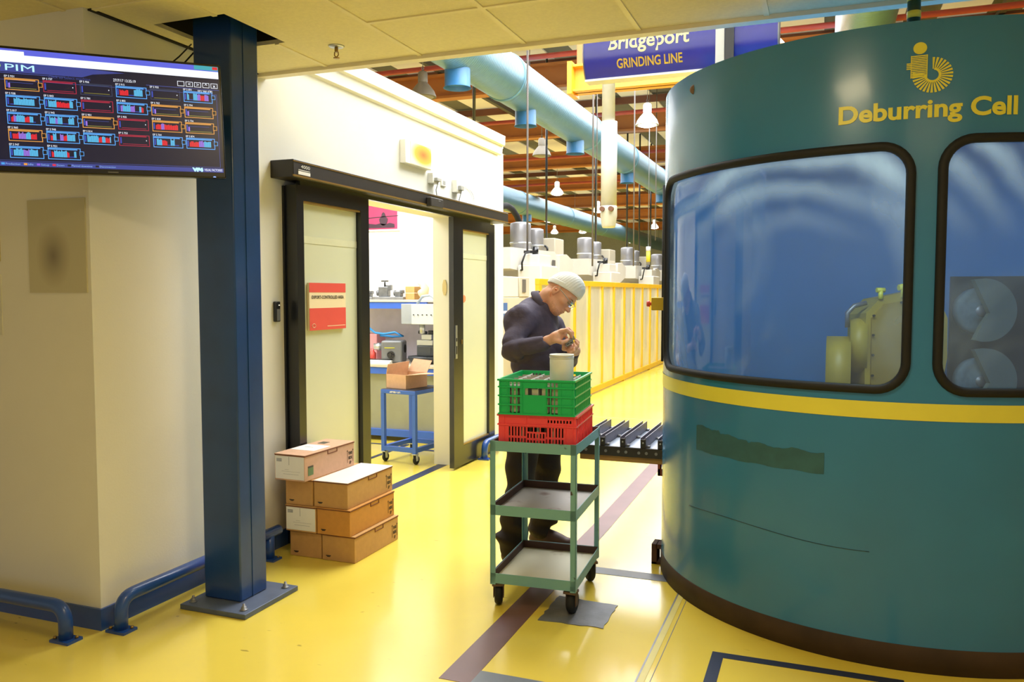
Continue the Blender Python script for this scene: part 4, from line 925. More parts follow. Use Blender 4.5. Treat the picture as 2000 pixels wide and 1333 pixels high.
# ------------------------------------------------------------------ high bay lamps
M_SHADE = mat('lamp_shade', 'D8D6CE', 0.35, metal=0.3); M_GSHADE = mat('lamp_shade_grey', '8C857A', 0.5, metal=0.2)
def lamp_proto(lit):
    t = thing('high_bay_lamp', 'x', 'lamp', (0, 0, 0))
    b = MB(); b.lathe([(.235, 0), (.23, .02), (.20, .10), (.13, .19), (.085, .24), (.08, .25), (.075, .25), (.12, .185), (.19, .10), (.22, .02), (.225, 0), (.235, 0)], (0, 0, 0), 28); loc_build(b, 'reflector', M_SHADE if lit else M_GSHADE, t)
    b = MB(); b.lathe([(0, -.045), (.09, -.035), (.17, -.012), (.215, .015), (.215, .03), (0, .035)], (0, 0, 0), 24); loc_build(b, 'lens', emis('lamp_glow', 'FFF8EA', 14) if lit else M_GSHADE, t)
    b = MB(); b.lathe([(.0, .24), (.08, .24), (.085, .27), (.085, .40), (.07, .43), (.03, .45), (0, .45)], (0, 0, 0), 18); loc_build(b, 'ballast', M_SHADE if lit else M_GSHADE, t)
    b = MB(); b.tube([(.0, 0, .45), (.02, 0, .50), (0, 0, .54), (-.02, 0, .50), (0, 0, .45)], .008, 6); b.cyl((0, 0, .54), (0, 0, 1.42), .006, 6); loc_build(b, 'hook', M_GREYST, t)
    return t
pl = lamp_proto(True); pg = lamp_proto(False)
lamps = [('big', 1264, 245, 1), ('g', 826, 190, 0), ('g', 1058, 305, 0), ('s', 1510, 108, 1), ('l', 1088, 380, 1), ('l', 975, 406, 1), ('l', 1072, 433, 1), ('l', 1083, 456, 1), ('l', 1138, 455, 1), ('l', 1190, 461, 1), ('l', 1168, 414, 1), ('l', 1278, 446, 1), ('l', 1233, 474, 1), ('l', 960, 345, 1)]
labs = {0: 'large lit white high bay lamp hanging just left of the drum', 1: 'unlit grey high bay lamp above the office cornice', 2: 'unlit grey high bay lamp hanging below the big blue duct', 3: 'lit high bay lamp half hidden above the drum rim'}
FAR = {4: 'largest of the distant ones, below the big blue duct', 5: 'at the right end of the door track', 14: 'just beside the corner of the office wall', 6: 'above the nearest white tank', 7: 'right of the nearest white tanks', 8: 'left one of a pair over the second machine', 9: 'right one of a pair over the second machine', 10: 'left of the white hanging tube end', 11: 'beside the left rim of the drum', 12: 'lowest one, above the third machine'}
first = {1: True, 0: True}
for i, (kd, px, py, lit) in enumerate(lamps):
    p = rayz(px, py, 4.95); pr = pl if lit else pg
    lb = labs.get(i, 'small distant lit high bay lamp under the roof, at %.0f metres' % p.y) if False else labs.get(i, 'small distant lit high bay lamp, %s' % FAR.get(i, 'far down the hall'))
    if p.y > 58: p = rayz(px, py-6, 4.95)
    if first[lit]: pr.location = p; pr['label'] = lb; first[lit] = False; o = pr
    else: o = dup(pr, p, label=lb)
    if i not in labs: o['group'] = 'distant lit high bay lamps'

# ------------------------------------------------------------------ hanging sign
t = thing('hanging_sign', 'curved blue hanging sign reading Bridgeport grinding line above the aisle', 'sign', (-1.02, 5.5, 3.0))
SY = 5.5; sx0, sx1, sz0 = -1.555, -0.30, 3.0
def sp(z):  # bulge of the face
    u = (z-sz0)/0.34; return SY-0.07*math.sin(min(1, max(0, u))*PI)
b = MB(); zs = [sz0+0.34*k/16 for k in range(17)]; rows = [[b.bm.verts.new((x, sp(z), z)) for x in (sx0, sx1)] for z in zs]
for j in range(16): b._f([rows[j][0], rows[j][1], rows[j+1][1], rows[j+1][0]], True)
b.build('face', mat('sign_blue', '3436A0', 0.25, var=0.05, coat=0.5), t)
b = MB(); b.bb((sx0, SY+.0, sz0), (sx1, SY+.09, sz0+.34)); b.build('back_box', M_GREYST, t)
b = MB(); b.bb((sx0, SY-.02, sz0-.012), (sx1, SY+.09, sz0+.002)); b.bb((sx0, SY-.02, sz0+.34), (sx1, SY+.09, sz0+.352)); b.build('edge_trim', M_STEEL, t)
for x in (sx0, sx1):
    b = MB(); pts = [(sp(z)-.004, z) for z in zs]+[(SY+.09, sz0+.34), (SY+.09, sz0)]
    b.prism(pts, (x-.004, 0, 0), (0, 1, 0), (0, 0, 1), .008); b.build('end_cap', M_GREYST, t)
def stext(txt, xa, xb, zb, h, bold, m, nm):
    me = text_mesh(txt, 1.0, bold, 0, res=4); xs = [v.co.x for v in me.vertices]; a, c = min(xs), max(xs); b = MB()
    b.mesh(me, lambda q: Vector((xa+(xb-xa)*(q.x-a)/(c-a), sp(zb+q.y*h)-.003, zb+q.y*h))); return b.build(nm, m, t)
p0 = rayy(1193, 107, SY); p1 = rayy(1349, 98, SY)
stext('Bridgeport', p0.x, p1.x, p0.z+.012, .135, .02, mat('sign_letter', 'F8F0B8', 0.4), 'lettering')
p0 = rayy(1208, 138, SY); p1 = rayy(1335, 128, SY)
stext('GRINDING LINE', p0.x, p1.x, p0.z+.006, .078, .02, mat('sign_gold', 'E0B840', 0.4), 'small_lettering')
p0 = rayy(1400, 130, SY); b = MB(); b.bb((p0.x, SY-.085, sz0-.005), (p0.x+.055, SY-.06, sz0+.34)); b.build('pale_panel', M_PLASTW, t)
b = MB(); b.bb((p0.x+.06, SY-.10, sz0-.01), (p0.x+.115, SY-.06, sz0+.34)); b.build('dark_strap', M_BLACK, t)
for x in (-1.4, -.5):
    b = MB(); b.cyl((x, SY+.05, sz0+.34), (x, SY+.05, 6.3), .006, 6); b.build('suspension_wire', M_GREYST, t)

# ------------------------------------------------------------------ hanging white tube, posts and wires
M_TUBE = mat('tube_cream', 'C4C0B0', 0.45)
t = thing('hanging_tube', 'white vertical tube hanging above the aisle with two knobs at its lower end', 'tube', (-2.3, 9, 2.3))
pa = rayy(1187, 160, 9); pb_ = rayy(1187, 445, 9); pm = rayy(1187, 242, 9); X, YY = pb_.x, 9
b = MB(); b.tube([(X, YY, 6.3), (X, YY, pm.z)], .072, 20); b.build('upper_tube', M_TUBE, t)
b = MB(); b.tube([(X+.01, YY, pm.z+.02), (X+.01, YY, pb_.z+.12)], .088, 24); b.build('lower_tube', M_TUBE, t)
b = MB(); b.lathe([(0, 0), (.07, 0), (.078, .02), (.088, .10), (.093, .12), (.093, .22), (.088, .24)], (X+.01, YY, pb_.z), 24); b.build('nozzle', M_TUBE, t)
for s in (-1, 1):
    b = MB(); b.cyl((X+.01+s*.05, YY-.07, pb_.z+.20), (X+.01+s*.05, YY-.12, pb_.z+.20), .028, 12); b.build('knob', mat('knob_bronze', '6E4A38', 0.5), t)
M_ROD = mat('rod_dark', '6A6460', 0.6); cnt = {True: 0, False: 0}
for (px, py0, py1, x, w_, m) in ((926, 178, 245, -5.3, .05, M_BLACK), (1067, 262, 470, -5.3, .045, M_BLACK), (1163, 380, 480, -5.3, .05, M_BLACK), (1224, 360, 490, -5.3, .05, M_BLACK), (1248, 395, 500, -5.3, .05, M_BLACK), (1270, 385, 495, -5.3, .05, M_BLACK), (1030, 90, 490, -4.3, .016, M_ROD), (1157, 165, 520, -3.6, .014, M_ROD), (1237, 170, 520, -3.4, .012, M_ROD), (1165, 165, 450, -3.7, .008, M_ROD), (1246, 60, 140, -2.2, .010, M_ROD), (1280, 350, 470, -3.6, .01, M_ROD)):
    p = rayx(px, py1, x); top = 6.36; nr = ORD[cnt[w_ > .03]]; cnt[w_ > .03] += 1
    b = MB(); b.cyl((p.x, p.y, p.z), (p.x, p.y, top), w_/2 if w_ > .03 else w_, 10)
    tag(b.build('drop_post' if w_ > .03 else 'hanging_rod', m), 'black vertical service post dropping from the roof, %s of them' % nr if w_ > .03 else 'thin grey rod hanging from the factory roof, %s in line from the left' % nr.replace(' nearest', '').replace('nearest', 'first'), 'post' if w_ > .03 else 'rod', 'black drop posts over the machines' if w_ > .03 else 'thin hanging rods')
t = thing('signal_tower', 'small yellow signal lamp hanging above the far machines', 'signal lamp', (-5, 20, 2.5))
p = rayx(1266, 512, -3.9); b = MB(); b.cyl(p, p+Vector((0, 0, .25)), .05, 12); b.build('yellow_segment', mat('signal_yellow', 'F0E040', 0.4), t); b = MB(); b.cyl(p+Vector((0, 0, .25)), p+Vector((0, 0, .36)), .055, 12); b.build('white_segment', M_PLASTW, t); b = MB(); b.cyl(p+Vector((0, 0, .36)), (p.x, p.y, 6.36), .008, 8); b.build('stem', M_GREYST, t)

# ------------------------------------------------------------------ grinding machines along the aisle
M_MW = mat('machine_white', 'D2CEC4', 0.4, var=0.03, scale=3); M_MB = mat('machine_beige', 'BDB5A2', 0.5, var=0.04, scale=3); M_TANK = mat('tank_grey', '9C9CA2', 0.35, metal=0.5, var=0.05)
m0 = thing('grinding_machine', 'white grinding machine with two grey tanks, the nearest behind the yellow fence', 'machine', (0, 0, 0), 0, 'white grinding machines along the aisle')
def mp(nm, m, f, parent=None):
    b = MB(); f(b); o = b.build(nm, m)
    o.parent = parent or m0; return o
mp('base', M_MB, lambda b: (b.bb((-5.9, -2.6, 0), (-4.25, 1.2, 1.25), .02),))
mp('column', M_MB, lambda b: (b.bb((-5.9, -1.2, 1.25), (-4.95, 1.6, 2.12), .03),))
mp('ram_housing', M_MW, lambda b: (b.prism([(-2.6, 1.92), (-.55, 1.80), (-.40, 1.84), (-.35, 2.22), (-.45, 2.27), (-2.6, 2.24)], (-5.2, 0, 0), (0, 1, 0), (0, 0, 1), .8),))
mp('motor_cover', M_MW, lambda b: (b.prism([(-.25, 1.85), (.1, 1.80), (.55, 1.92), (.60, 2.15), (.2, 2.25), (-.2, 2.22)], (-5.0, 0, 0), (0, 1, 0), (0, 0, 1), .62),))
hd_ = mp('spindle_head', M_MW, lambda b: (b.bb((-4.38, -2.35, 1.35), (-4.0, -1.55, 1.98), .02), b.bb((-4.32, -2.3, 1.98), (-4.05, -1.75, 2.14), .01)))
mp('adjuster', M_BLACK, lambda b: (b.cyl((-4.2, -2.05, 2.14), (-4.2, -2.05, 2.27), .05, 12), b.bb((-4.3, -2.3, 2.16), (-4.15, -2.1, 2.20))), hd_)
mp('hose', M_RUBBER, lambda b: b.tube([(-4.2, -2.1, 2.2), (-4.2, -2.5, 2.15), (-4.2, -2.65, 2.0), (-4.25, -2.5, 1.9), (-4.35, -2.3, 1.9)], .015, 6), hd_)
mp('control_window', mat('panel_dark', '5E5C58', 0.5), lambda b: (b.bb((-4.39, -.62, 1.92), (-4.37, -.5, 2.12)),))
for (y, r, zt) in ((0, .19, 2.84), (.85, .15, 2.79)):
    tk = mp('tank', M_TANK, lambda b: b.lathe([(r, 2.12), (r, zt-.05), (r*.96, zt-.02), (r*.6, zt), (0, zt+.005)], (-5.2, y, 0), 26))
    mp('clamp_band', M_STEEL, lambda b: b.lathe([(r+.002, 2.44), (r+.012, 2.445), (r+.012, 2.47), (r+.002, 2.475)], (-5.2, y, 0), 26), tk)
bx = mp('filter_box', M_MB, lambda b: (b.bb((-5.35, 1.12, 2.12), (-4.9, 1.7, 2.62), .02),))
mp('dial', M_BLACK, lambda b: b.tube([(-5.12+.07*math.cos(a), 1.11, 2.40+.07*math.sin(a)) for a in [2*PI*k/16 for k in range(16)]], .018, 6, closed=True), bx)
m0.location = (0, 14.1, 0)
for k in range(1, 6):
    dup(m0, (0.0, 14.1+4.35*k, 0), label='white grinding machine with grey tanks, %s behind the yellow fence' % ('second from the office wall', 'third from the office wall', 'fourth from the office wall', 'fifth from the office wall', 'farthest and smallest')[k-1])
t = thing('control_cabinet', 'beige control cabinet beside the office wall end, behind the person', 'cabinet', (-4.1, 9.8, 0))
b = MB(); b.bb((-4.6, 9.25, 0), (-3.7, 10.5, 1.50), .01); b.build('cabinet_body', M_MB, t)
b = MB(); b.bb((-4.5, 9.3, 1.50), (-3.7, 9.95, 1.76), .01); b.build('upper_box', M_MW, t)
b = MB(); b.bb((-4.4, 9.98, 1.50), (-3.69, 10.35, 1.76), .01); pn = b.build('switch_box', M_MB, t)
b = MB(); b.bb((-3.69, 10.07, 1.56), (-3.68, 10.19, 1.73)); b.build('switch_panel', mat('panel_dark', ''), pn)
b = MB(); b.use(mat('label_blue', '3A62A0', 0.5)); b.bb((-3.70, 9.37, 1.20), (-3.695, 9.55, 1.43)); b.use(M_PAPER); b.bb((-3.695, 9.39, 1.30), (-3.694, 9.53, 1.33)); b.build('blue_plate', None, t)
b = MB(); b.tube([rayx(990, 470+0*k, -5.6)+Vector((0, .9*math.cos(PI*k/10), -.1+.75*math.sin(PI*k/10))) for k in range(11)], .06, 10); tag(b.build('flexible_hose', M_RUBBER), 'thick black flexible hose arching behind the white machine next to the office wall', 'hose')

# ------------------------------------------------------------------ yellow fence with clear film
M_FY = mat('fence_yellow', 'DCB024', 0.4, var=0.05, scale=3); M_FILM = clear('clear_film', 'FBF6E4', 0.62, 'FFF8E2', 1.6, 0.35, 0.7, 0.3, 0.50, (1, 1, 0.6), 0.12)
nt = M_FILM.node_tree; N = nt.nodes; L = nt.links; n2 = N.new('ShaderNodeTexNoise'); n2.inputs['Scale'].default_value = 3.5; n2.inputs['Distortion'].default_value = 1.5; tc = N.new('ShaderNodeTexCoord'); L.new(tc.outputs['Object'], n2.inputs['Vector']); bp = N.new('ShaderNodeBump'); bp.inputs['Distance'].default_value = .12; bp.inputs['Strength'].default_value = .8; L.new(n2.outputs['Fac'], bp.inputs['Height'])
for nd in N:
    if nd.bl_idname == 'ShaderNodeBsdfGlossy': L.new(bp.outputs[0], nd.inputs['Normal'])
FX = -3.31; FY0 = 9.62; ST = 0.77; NP = 27; FZ = 1.73
t = thing('safety_fence', 'long yellow framed safety fence with clear film panels along the aisle', 'fence', (FX, FY0, 0))
b = MB(); b.bb((FX-.03, FY0-.05, FZ-.075), (FX+.03, FY0+ST*(NP-1), FZ), .004); b.build('top_rail', M_FY, t)
b = MB(); b.bb((FX-.03, FY0-.05, 0.02), (FX+.03, FY0+ST*(NP-1), 0.11), .004); b.build('bottom_rail', M_FY, t)
for k in range(NP):
    w_ = .05 if k else .09; y = FY0+ST*k
    b = MB(); b.bb((FX-.028, y-w_/2, 0.0 if k % 3 == 0 else .1), (FX+.028, y+w_/2, FZ-.07)); b.build('post', M_FY, t)
    if k < NP-1:
        b = MB(); rows = [[b.bm.verts.new((FX+.008*math.sin(i*1.9+k)*math.sin(j*.8+k*2.1), y+ST*i/6, .1+(FZ-.16)*j/12)) for i in range(7)] for j in range(13)]
        for j in range(12):
            for i in range(6): b._f([rows[j][i], rows[j][i+1], rows[j+1][i+1], rows[j+1][i]], True)
        b.build('film_panel', M_FILM, t)

# ------------------------------------------------------------------ office interior
M_OB = mat('bench_blue', '3C68CC', 0.35, var=0.04); M_TOP = mat('bench_top', 'CFC4B0', 0.5, var=0.05, scale=10)
t = thing('workbench', 'long workbench with blue rails inside the office', 'workbench', (-4.7, 7.85, 0))
b = MB(); b.bb((-6.4, 7.5, .775), (-3.5, 8.2, .805), .004); b.build('bench_top', M_TOP, t)
b = MB(); b.bb((-6.4, 7.51, .705), (-3.5, 7.55, .775)); b.build('front_rail', M_OB, t)
b = MB(); b.bb((-6.4, 7.51, .05), (-3.5, 7.56, .12)); b.build('foot_rail', M_OB, t)
b = MB(); b.bb((-6.35, 7.56, .12), (-3.52, 7.58, .705)); b.build('front_panel', mat('panel_olive', '9A9C88', 0.35, metal=0.2, var=0.1, scale=3), t)
for x in (-6.35, -5.0, -3.58):
    b = MB(); b.bb((x, 7.515, 0), (x+.05, 7.555, .71)); b.build('leg', M_OB, t)
t = thing('bench_shelf', 'shelf with blue front edge above the workbench', 'shelf', (-4.7, 8.0, 1.4))
b = MB(); b.bb((-6.4, 7.72, 1.455), (-3.5, 8.24, 1.48), .003); b.build('board', M_TOP, t)
b = MB(); b.bb((-6.4, 7.73, 1.385), (-3.9, 7.76, 1.455)); b.build('blue_edge', M_OB, t)
for x in (-6.3, -3.62):
    b = MB(); b.bb((x, 8.17, .805), (x+.06, 8.23, 1.455)); b.build('upright', M_OB, t)
b = MB(); b.bb((-6.3, 8.235, .81), (-3.5, 8.25, 1.45)); b.build('back_panel', mat('lavender_panel', 'D8D4E4', 0.6), t)
def OP(px, py, w=8.75): return at(px, py, w)
t = thing('wall_picture', 'framed picture of an aircraft on a magenta background on the office wall', 'picture', (-4.5, 8.24, 2.4))
a = rayy(690, 401, 8.245); c = rayy(781, 451, 8.245)
b = MB(); b.bb((a.x, 8.225, c.z), (c.x, 8.25, a.z+.02), .003); b.build('frame', M_PLASTW, t)
b = MB(); b.bb((a.x+.02, 8.223, c.z+.02), (c.x-.02, 8.226, a.z)); b.build('print', mat('magenta_print', 'A8305C', 0.5), t)
pc = rayy(749, 428, 8.222); b = MB()
b.prism([(.055*math.cos(q)*(1 if math.sin(q) < .3 else .55), .075*math.sin(q)) for q in [2*PI*k/20 for k in range(20)]], pc, (1, 0, 0), (0, 0, 1), .003)
b.prism([(-.20, .01), (.19, .03), (.19, .036), (.02, .03), (-.2, .018)], pc, (1, 0, 0), (0, 0, 1), .003)
b.prism([(-.22, -.10), (.14, -.10), (.14, -.06), (.08, -.045), (.03, -.06), (-.05, -.05), (-.10, -.06), (-.22, -.045)], pc, (1, 0, 0), (0, 0, 1), .003)
b.build('aircraft', mat('plane_dark', '3A2030', 0.5), t)
# things on the shelf
def fixture(px, w_, h_, label, knob=True):
    p = rayy(px, 589, 7.88); t = thing('clamp_fixture', label, 'fixture', (p.x, p.y, 1.481), .2, 'grey fixtures on the office shelf')
    b = MB(); b.bb((-w_/2, -.07, 0), (w_/2, .07, .03), .004); loc_build(b, 'base', M_GREYST, t)
    b = MB(); b.bb((-w_*.3, -.05, .03), (w_*.25, .05, h_*.7), .008); b.bb((w_*.1, -.04, h_*.5), (w_*.38, .04, h_*.8), .006); b.cyl((-w_*.45, 0, .07), (-w_*.3, 0, .07), .03, 12); loc_build(b, 'body', mat('fixture_grey', '74767A', 0.4, metal=0.6, var=0.2, scale=20), t)
    if knob:
        b = MB(); b.cyl((0, 0, h_*.7), (0, 0, h_), .01, 8); b.bar((-.04, 0, h_), (.04, 0, h_), .015, .015); loc_build(b, 'clamp_screw', M_BLACK, t)
    return t
fixture(722, .10, .12, 'grey clamp fixture at the left end of the office shelf', False)
fixture(752, .20, .20, 'larger grey clamp fixture with a screw on the office shelf')
fixture(780, .13, .13, 'low dark clamp fixture next to the small boxes on the shelf', False)
p = rayy(808, 589, 7.95)
for k in range(2):
    b = MB(); b.bb((p.x-.07, p.y-.06, 1.481+k*.072), (p.x+.04, p.y+.1, 1.550+k*.072), .004); b.cyl((p.x, p.y-.062, 1.51+k*.072), (p.x, p.y-.058, 1.51+k*.072), .008, 8)
    tag(b.build('small_box', M_CARD), 'small brown drawer box on the office shelf, %s of the pair' % ('lower', 'upper')[k], 'box', 'small boxes on the office shelf')
b = MB(); q = rayy(826, 589, 7.9); b.tube([(q.x-.03, q.y, 1.535), (q.x+.02, q.y, 1.56), (q.x+.03, q.y, 1.60), (q.x, q.y, 1.64), (q.x-.05, q.y, 1.66)], [.05, .055, .045, .04, .02], 8); tag(b.build('paper_bag', mat('kraft_bag', 'D8CBA8', 0.8, bump=.3, bscale=30)), 'crumpled pale paper bag beside the small boxes on the shelf', 'bag')
# gear box vise, bottle
t = thing('gear_box', 'grey cast dividing head with a dark bore on the workbench', 'dividing head', (0, 0, 0)); p = rayy(772, 700, 7.75); t.location = (p.x, 7.75, .806); t.rotation_euler = (0, 0, .25)
b = MB(); b.bb((-.13, -.10, 0), (.10, .12, .24), .02); loc_build(b, 'casting', mat('cast_grey', '77797C', 0.45, metal=0.3, var=0.08), t)
b = MB(); b.cyl((.09, .03, .15), (.104, .03, .15), .045, 20); loc_build(b, 'bore', M_DARK, t)
b = MB(); b.cyl((-.02, -.10, .09), (-.02, -.115, .09), .04, 14); b.cyl((-.02, -.11, .09), (-.02, -.15, .09), .018, 10); b.bar((-.05, -.14, .1), (.03, -.14, .08), .012, .012); loc_build(b, 'crank', M_BLACK, t)
b = MB(); b.bb((-.09, -.103, .16), (.02, -.101, .168)); loc_build(b, 'yellow_line', mat('label_yellow', 'C8C830', .5), t)
b = MB(); b.cyl((-.13, .0, .17), (-.23, -.02, .17), .035, 16); b.cyl((-.16, .0, .17), (-.2, 0, .17), .042, 16); loc_build(b, 'spindle', M_STEEL, t)
p = rayy(735, 705, 7.8)
b = MB(); b.lathe([(0, 0), (.04, 0), (.04, .10), (.02, .12), (.02, .15), (0, .15)], (p.x+.0, 7.72, .806), 16); tag(b.build('oil_bottle', M_RED), 'small red bottle beside the grey dividing head', 'bottle')
b = MB(); b.tube([(p.x-.1, 7.8, 1.18), (p.x, 7.78, 1.12), (p.x+.12, 7.76, 1.11), (p.x+.25, 7.77, 1.13), (p.x+.33, 7.8, 1.09), (p.x+.2, 7.82, 1.08), (p.x+.05, 7.8, 1.09)], .012, 8); tag(b.build('air_hose', mat('hose_blue', '2E8CD8', .4)), 'blue coiled air hose over the grey dividing head', 'hose')
b = MB(); b.bb((p.x-.3, 7.9, .806), (p.x-.05, 8.1, 1.1), .01); tag(b.build('pink_case', mat('case_pink', 'E8A0A8', .5)), 'pale pink case at the left end of the workbench', 'case')
b = MB()
for k in range(4): b.bb((p.x-.35, 7.53+k*.03, .806+k*.012), (p.x+.30, 7.62, .816+k*.012), .002)
tag(b.build('paper_stack', M_PAPER), 'stack of white paper sheets on the front of the workbench', 'paper')
t = thing('rotary_table', 'dark round machining table with a clamped grey block on the workbench', 'rotary table', (0, 0, 0)); p = rayy(832, 704, 7.78); t.location = (p.x, 7.8, .806)
b = MB(); b.lathe([(0, 0), (.16, 0), (.18, .03), (.20, .06), (.20, .075), (0, .078)], (0, 0, 0), 30); loc_build(b, 'table_base', mat('dark_cast', '3E4248', .45, metal=.3), t)
b = MB(); b.bb((-.08, -.08, .078), (.12, .08, .19), .01); b.bb((-.05, -.085, .1), (.09, -.079, .17)); loc_build(b, 'chuck_box', mat('dark_cast2', '50545A', .45, metal=.3), t)
b = MB(); b.bb((-.09, -.06, .19), (.10, .06, .25), .006); b.bb((-.04, -.05, .25), (.08, .05, .31), .006); loc_build(b, 'work_block', M_STEEL, t)
b = MB(); b.cyl((-.09, 0, .33), (.0, 0, .32), .02, 10); b.bb((.03, -.03, .31), (.11, .02, .35), .005); loc_build(b, 'clamp_arm', M_BLACK, t)
t = thing('drill_head', 'pale grey machine head box with a row of knobs above the workbench', 'machine head', (0, 0, 0)); p = rayy(822, 613, 7.6); t.location = (p.x, 7.6, p.z-.11)
b = MB(); b.bb((-.06, -.10, 0), (.30, .12, .21), .006); loc_build(b, 'head_box', mat('head_grey', 'C6CCD2', .4), t)
b = MB(); b.bb((-.22, -.02, 0), (-.06, .12, .21), .004); loc_build(b, 'side_box', mat('head_side', 'A2A8AE', .4), t)
b = MB()
b.bm.free()
for k in range(6):
    b = MB(); b.cyl((-.03+k*.05, -.10, .10), (-.03+k*.05, -.11, .10), .006, 8); loc_build(b, 'knob', M_BLACK, t)
b = MB(); b.cyl((.0, .03, -.10), (.0, .03, 0), .03, 14); loc_build(b, 'spindle', M_STEEL, t)
b = MB(); b.bb((.05, .44, -.40), (.11, .50, .1)); b.bb((.05, .12, .02), (.11, .46, .1)); loc_build(b, 'column', M_OB, t)
b = MB(); b.tube([(-.05, .02, .21), (.02, .0, .29), (.12, -.02, .30), (.22, -.04, .24), (.27, -.05, .1)], .014, 8); loc_build(b, 'hose', mat('grey_hose', '9AA4AC', .5), t)
p = rayy(855, 560, 8.1); b = MB(); b.bb((p.x-.03, 8.1, 1.481), (p.x+.12, 8.24, 1.481+.22), .005); tag(b.build('black_unit', M_BLACK), 'black finned unit at the right end of the office shelf', 'unit')
b = MB(); b.bb((p.x-.02, 8.2, 1.78), (p.x+.05, 8.248, 1.90), .004); tag(b.build('wall_box', mat('grey_plug', '')), 'small grey wall box above the black unit in the office', 'wall box')
# blue trolley and its box
BR = math.radians(-7)
t = thing('blue_trolley', 'small blue square tube trolley on casters in the doorway', 'trolley', (-3.565, 6.77, 0), BR)
b = MB(); b.bb((-.19, -.24, .635), (.19, .24, .67), .003); loc_build(b, 'top', M_OB, t)
b = MB(); b.bb((-.185, -.235, .67), (.185, .235, .674)); loc_build(b, 'top_mat', mat('mat_dark', '3A3C48', .6), t)
for sx in (-1, 1):
    for sy in (-1, 1): b = MB(); b.bb((sx*.19, sy*.24, .10), (sx*.155, sy*.205, .635)); loc_build(b, 'post', M_OB, t)
    b = MB(); b.bb((sx*.19, -.205, .11), (sx*.155, .205, .15)); loc_build(b, 'side_rail', M_OB, t)
for sy in (-1, 1): b = MB(); b.bb((-.155, sy*.24, .11), (.155, sy*.205, .15)); loc_build(b, 'cross_rail', M_OB, t)
for sx, sy in ((-1, -1), (1, -1), (1, 1), (-1, 1)):
    x, y = sx*.17, sy*.22; b = MB(); b.box((x, y, .097), (.05, .05, .008)); b.box((x-.018, y+.01, .065), (.004, .03, .06)); b.box((x+.018, y+.01, .065), (.004, .03, .06)); fk = loc_build(b, 'caster_fork', M_STEEL, t)
    b = MB(); b.lathe([(.012, -.014), (.036, -.013), (.042, -.006), (.042, .006), (.036, .013), (.012, .014)], (x, y+.02, .042), 20, Matrix.Rotation(PI/2, 3, 'Y')); o = b.build('wheel', M_RUBBER); o.parent = fk
b = MB(); b.use(M_PLASTW); plane_text(b, 'AFTER ייצור', (-.09, -.2405, .645), (1, 0, 0), (0, 0, 1), .02, .001, .001, width=.12); loc_build(b, 'lettering', None, t)
t = thing('open_carton', 'open cardboard box with raised flaps on the blue trolley', 'box', (-3.60, 6.75, .675), BR-.1)
b = MB(); w_, d_, h_ = .24, .30, .13
b.bb((-w_/2-.02, -d_/2, 0), (w_/2-.02, d_/2, .004)); b.bb((-w_/2-.02, -d_/2, 0), (-w_/2-.016, d_/2, h_)); b.bb((w_/2-.024, -d_/2, 0), (w_/2-.02, d_/2, h_)); b.bb((-w_/2-.02, -d_/2, 0), (w_/2-.02, -d_/2+.004, h_)); b.bb((-w_/2-.02, d_/2-.004, 0), (w_/2-.02, d_/2, h_)); loc_build(b, 'carton', M_CARDP, t)
for q in ([(w_/2-.02, -d_/2, h_), (w_/2-.02, d_/2, h_), (w_/2+.16, d_/2, h_+.0), (w_/2+.16, -d_/2-.02, h_+.02)], [(-w_/2-.02, d_/2, h_), (w_/2-.02, d_/2, h_), (w_/2-.0, d_/2+.05, h_+.11), (-w_/2+.02, d_/2+.05, h_+.12)], [(-w_/2-.02, -d_/2, h_), (-w_/2-.02, d_/2, h_), (-w_/2+.0, d_/2, h_+.10), (-w_/2+.0, -d_/2, h_+.09)]):
    b = MB(); n_ = (Vector(q[1])-Vector(q[0])).cross(Vector(q[3])-Vector(q[0])).normalized()*.004
    A = [b.bm.verts.new(Vector(v)) for v in q]; B = [b.bm.verts.new(Vector(v)+n_) for v in q]; b._f(A); b._f(B[::-1])
    for i in range(4): b._f([A[i], A[(i+1) % 4], B[(i+1) % 4], B[i]])
    loc_build(b, 'flap', M_CARDP, t)
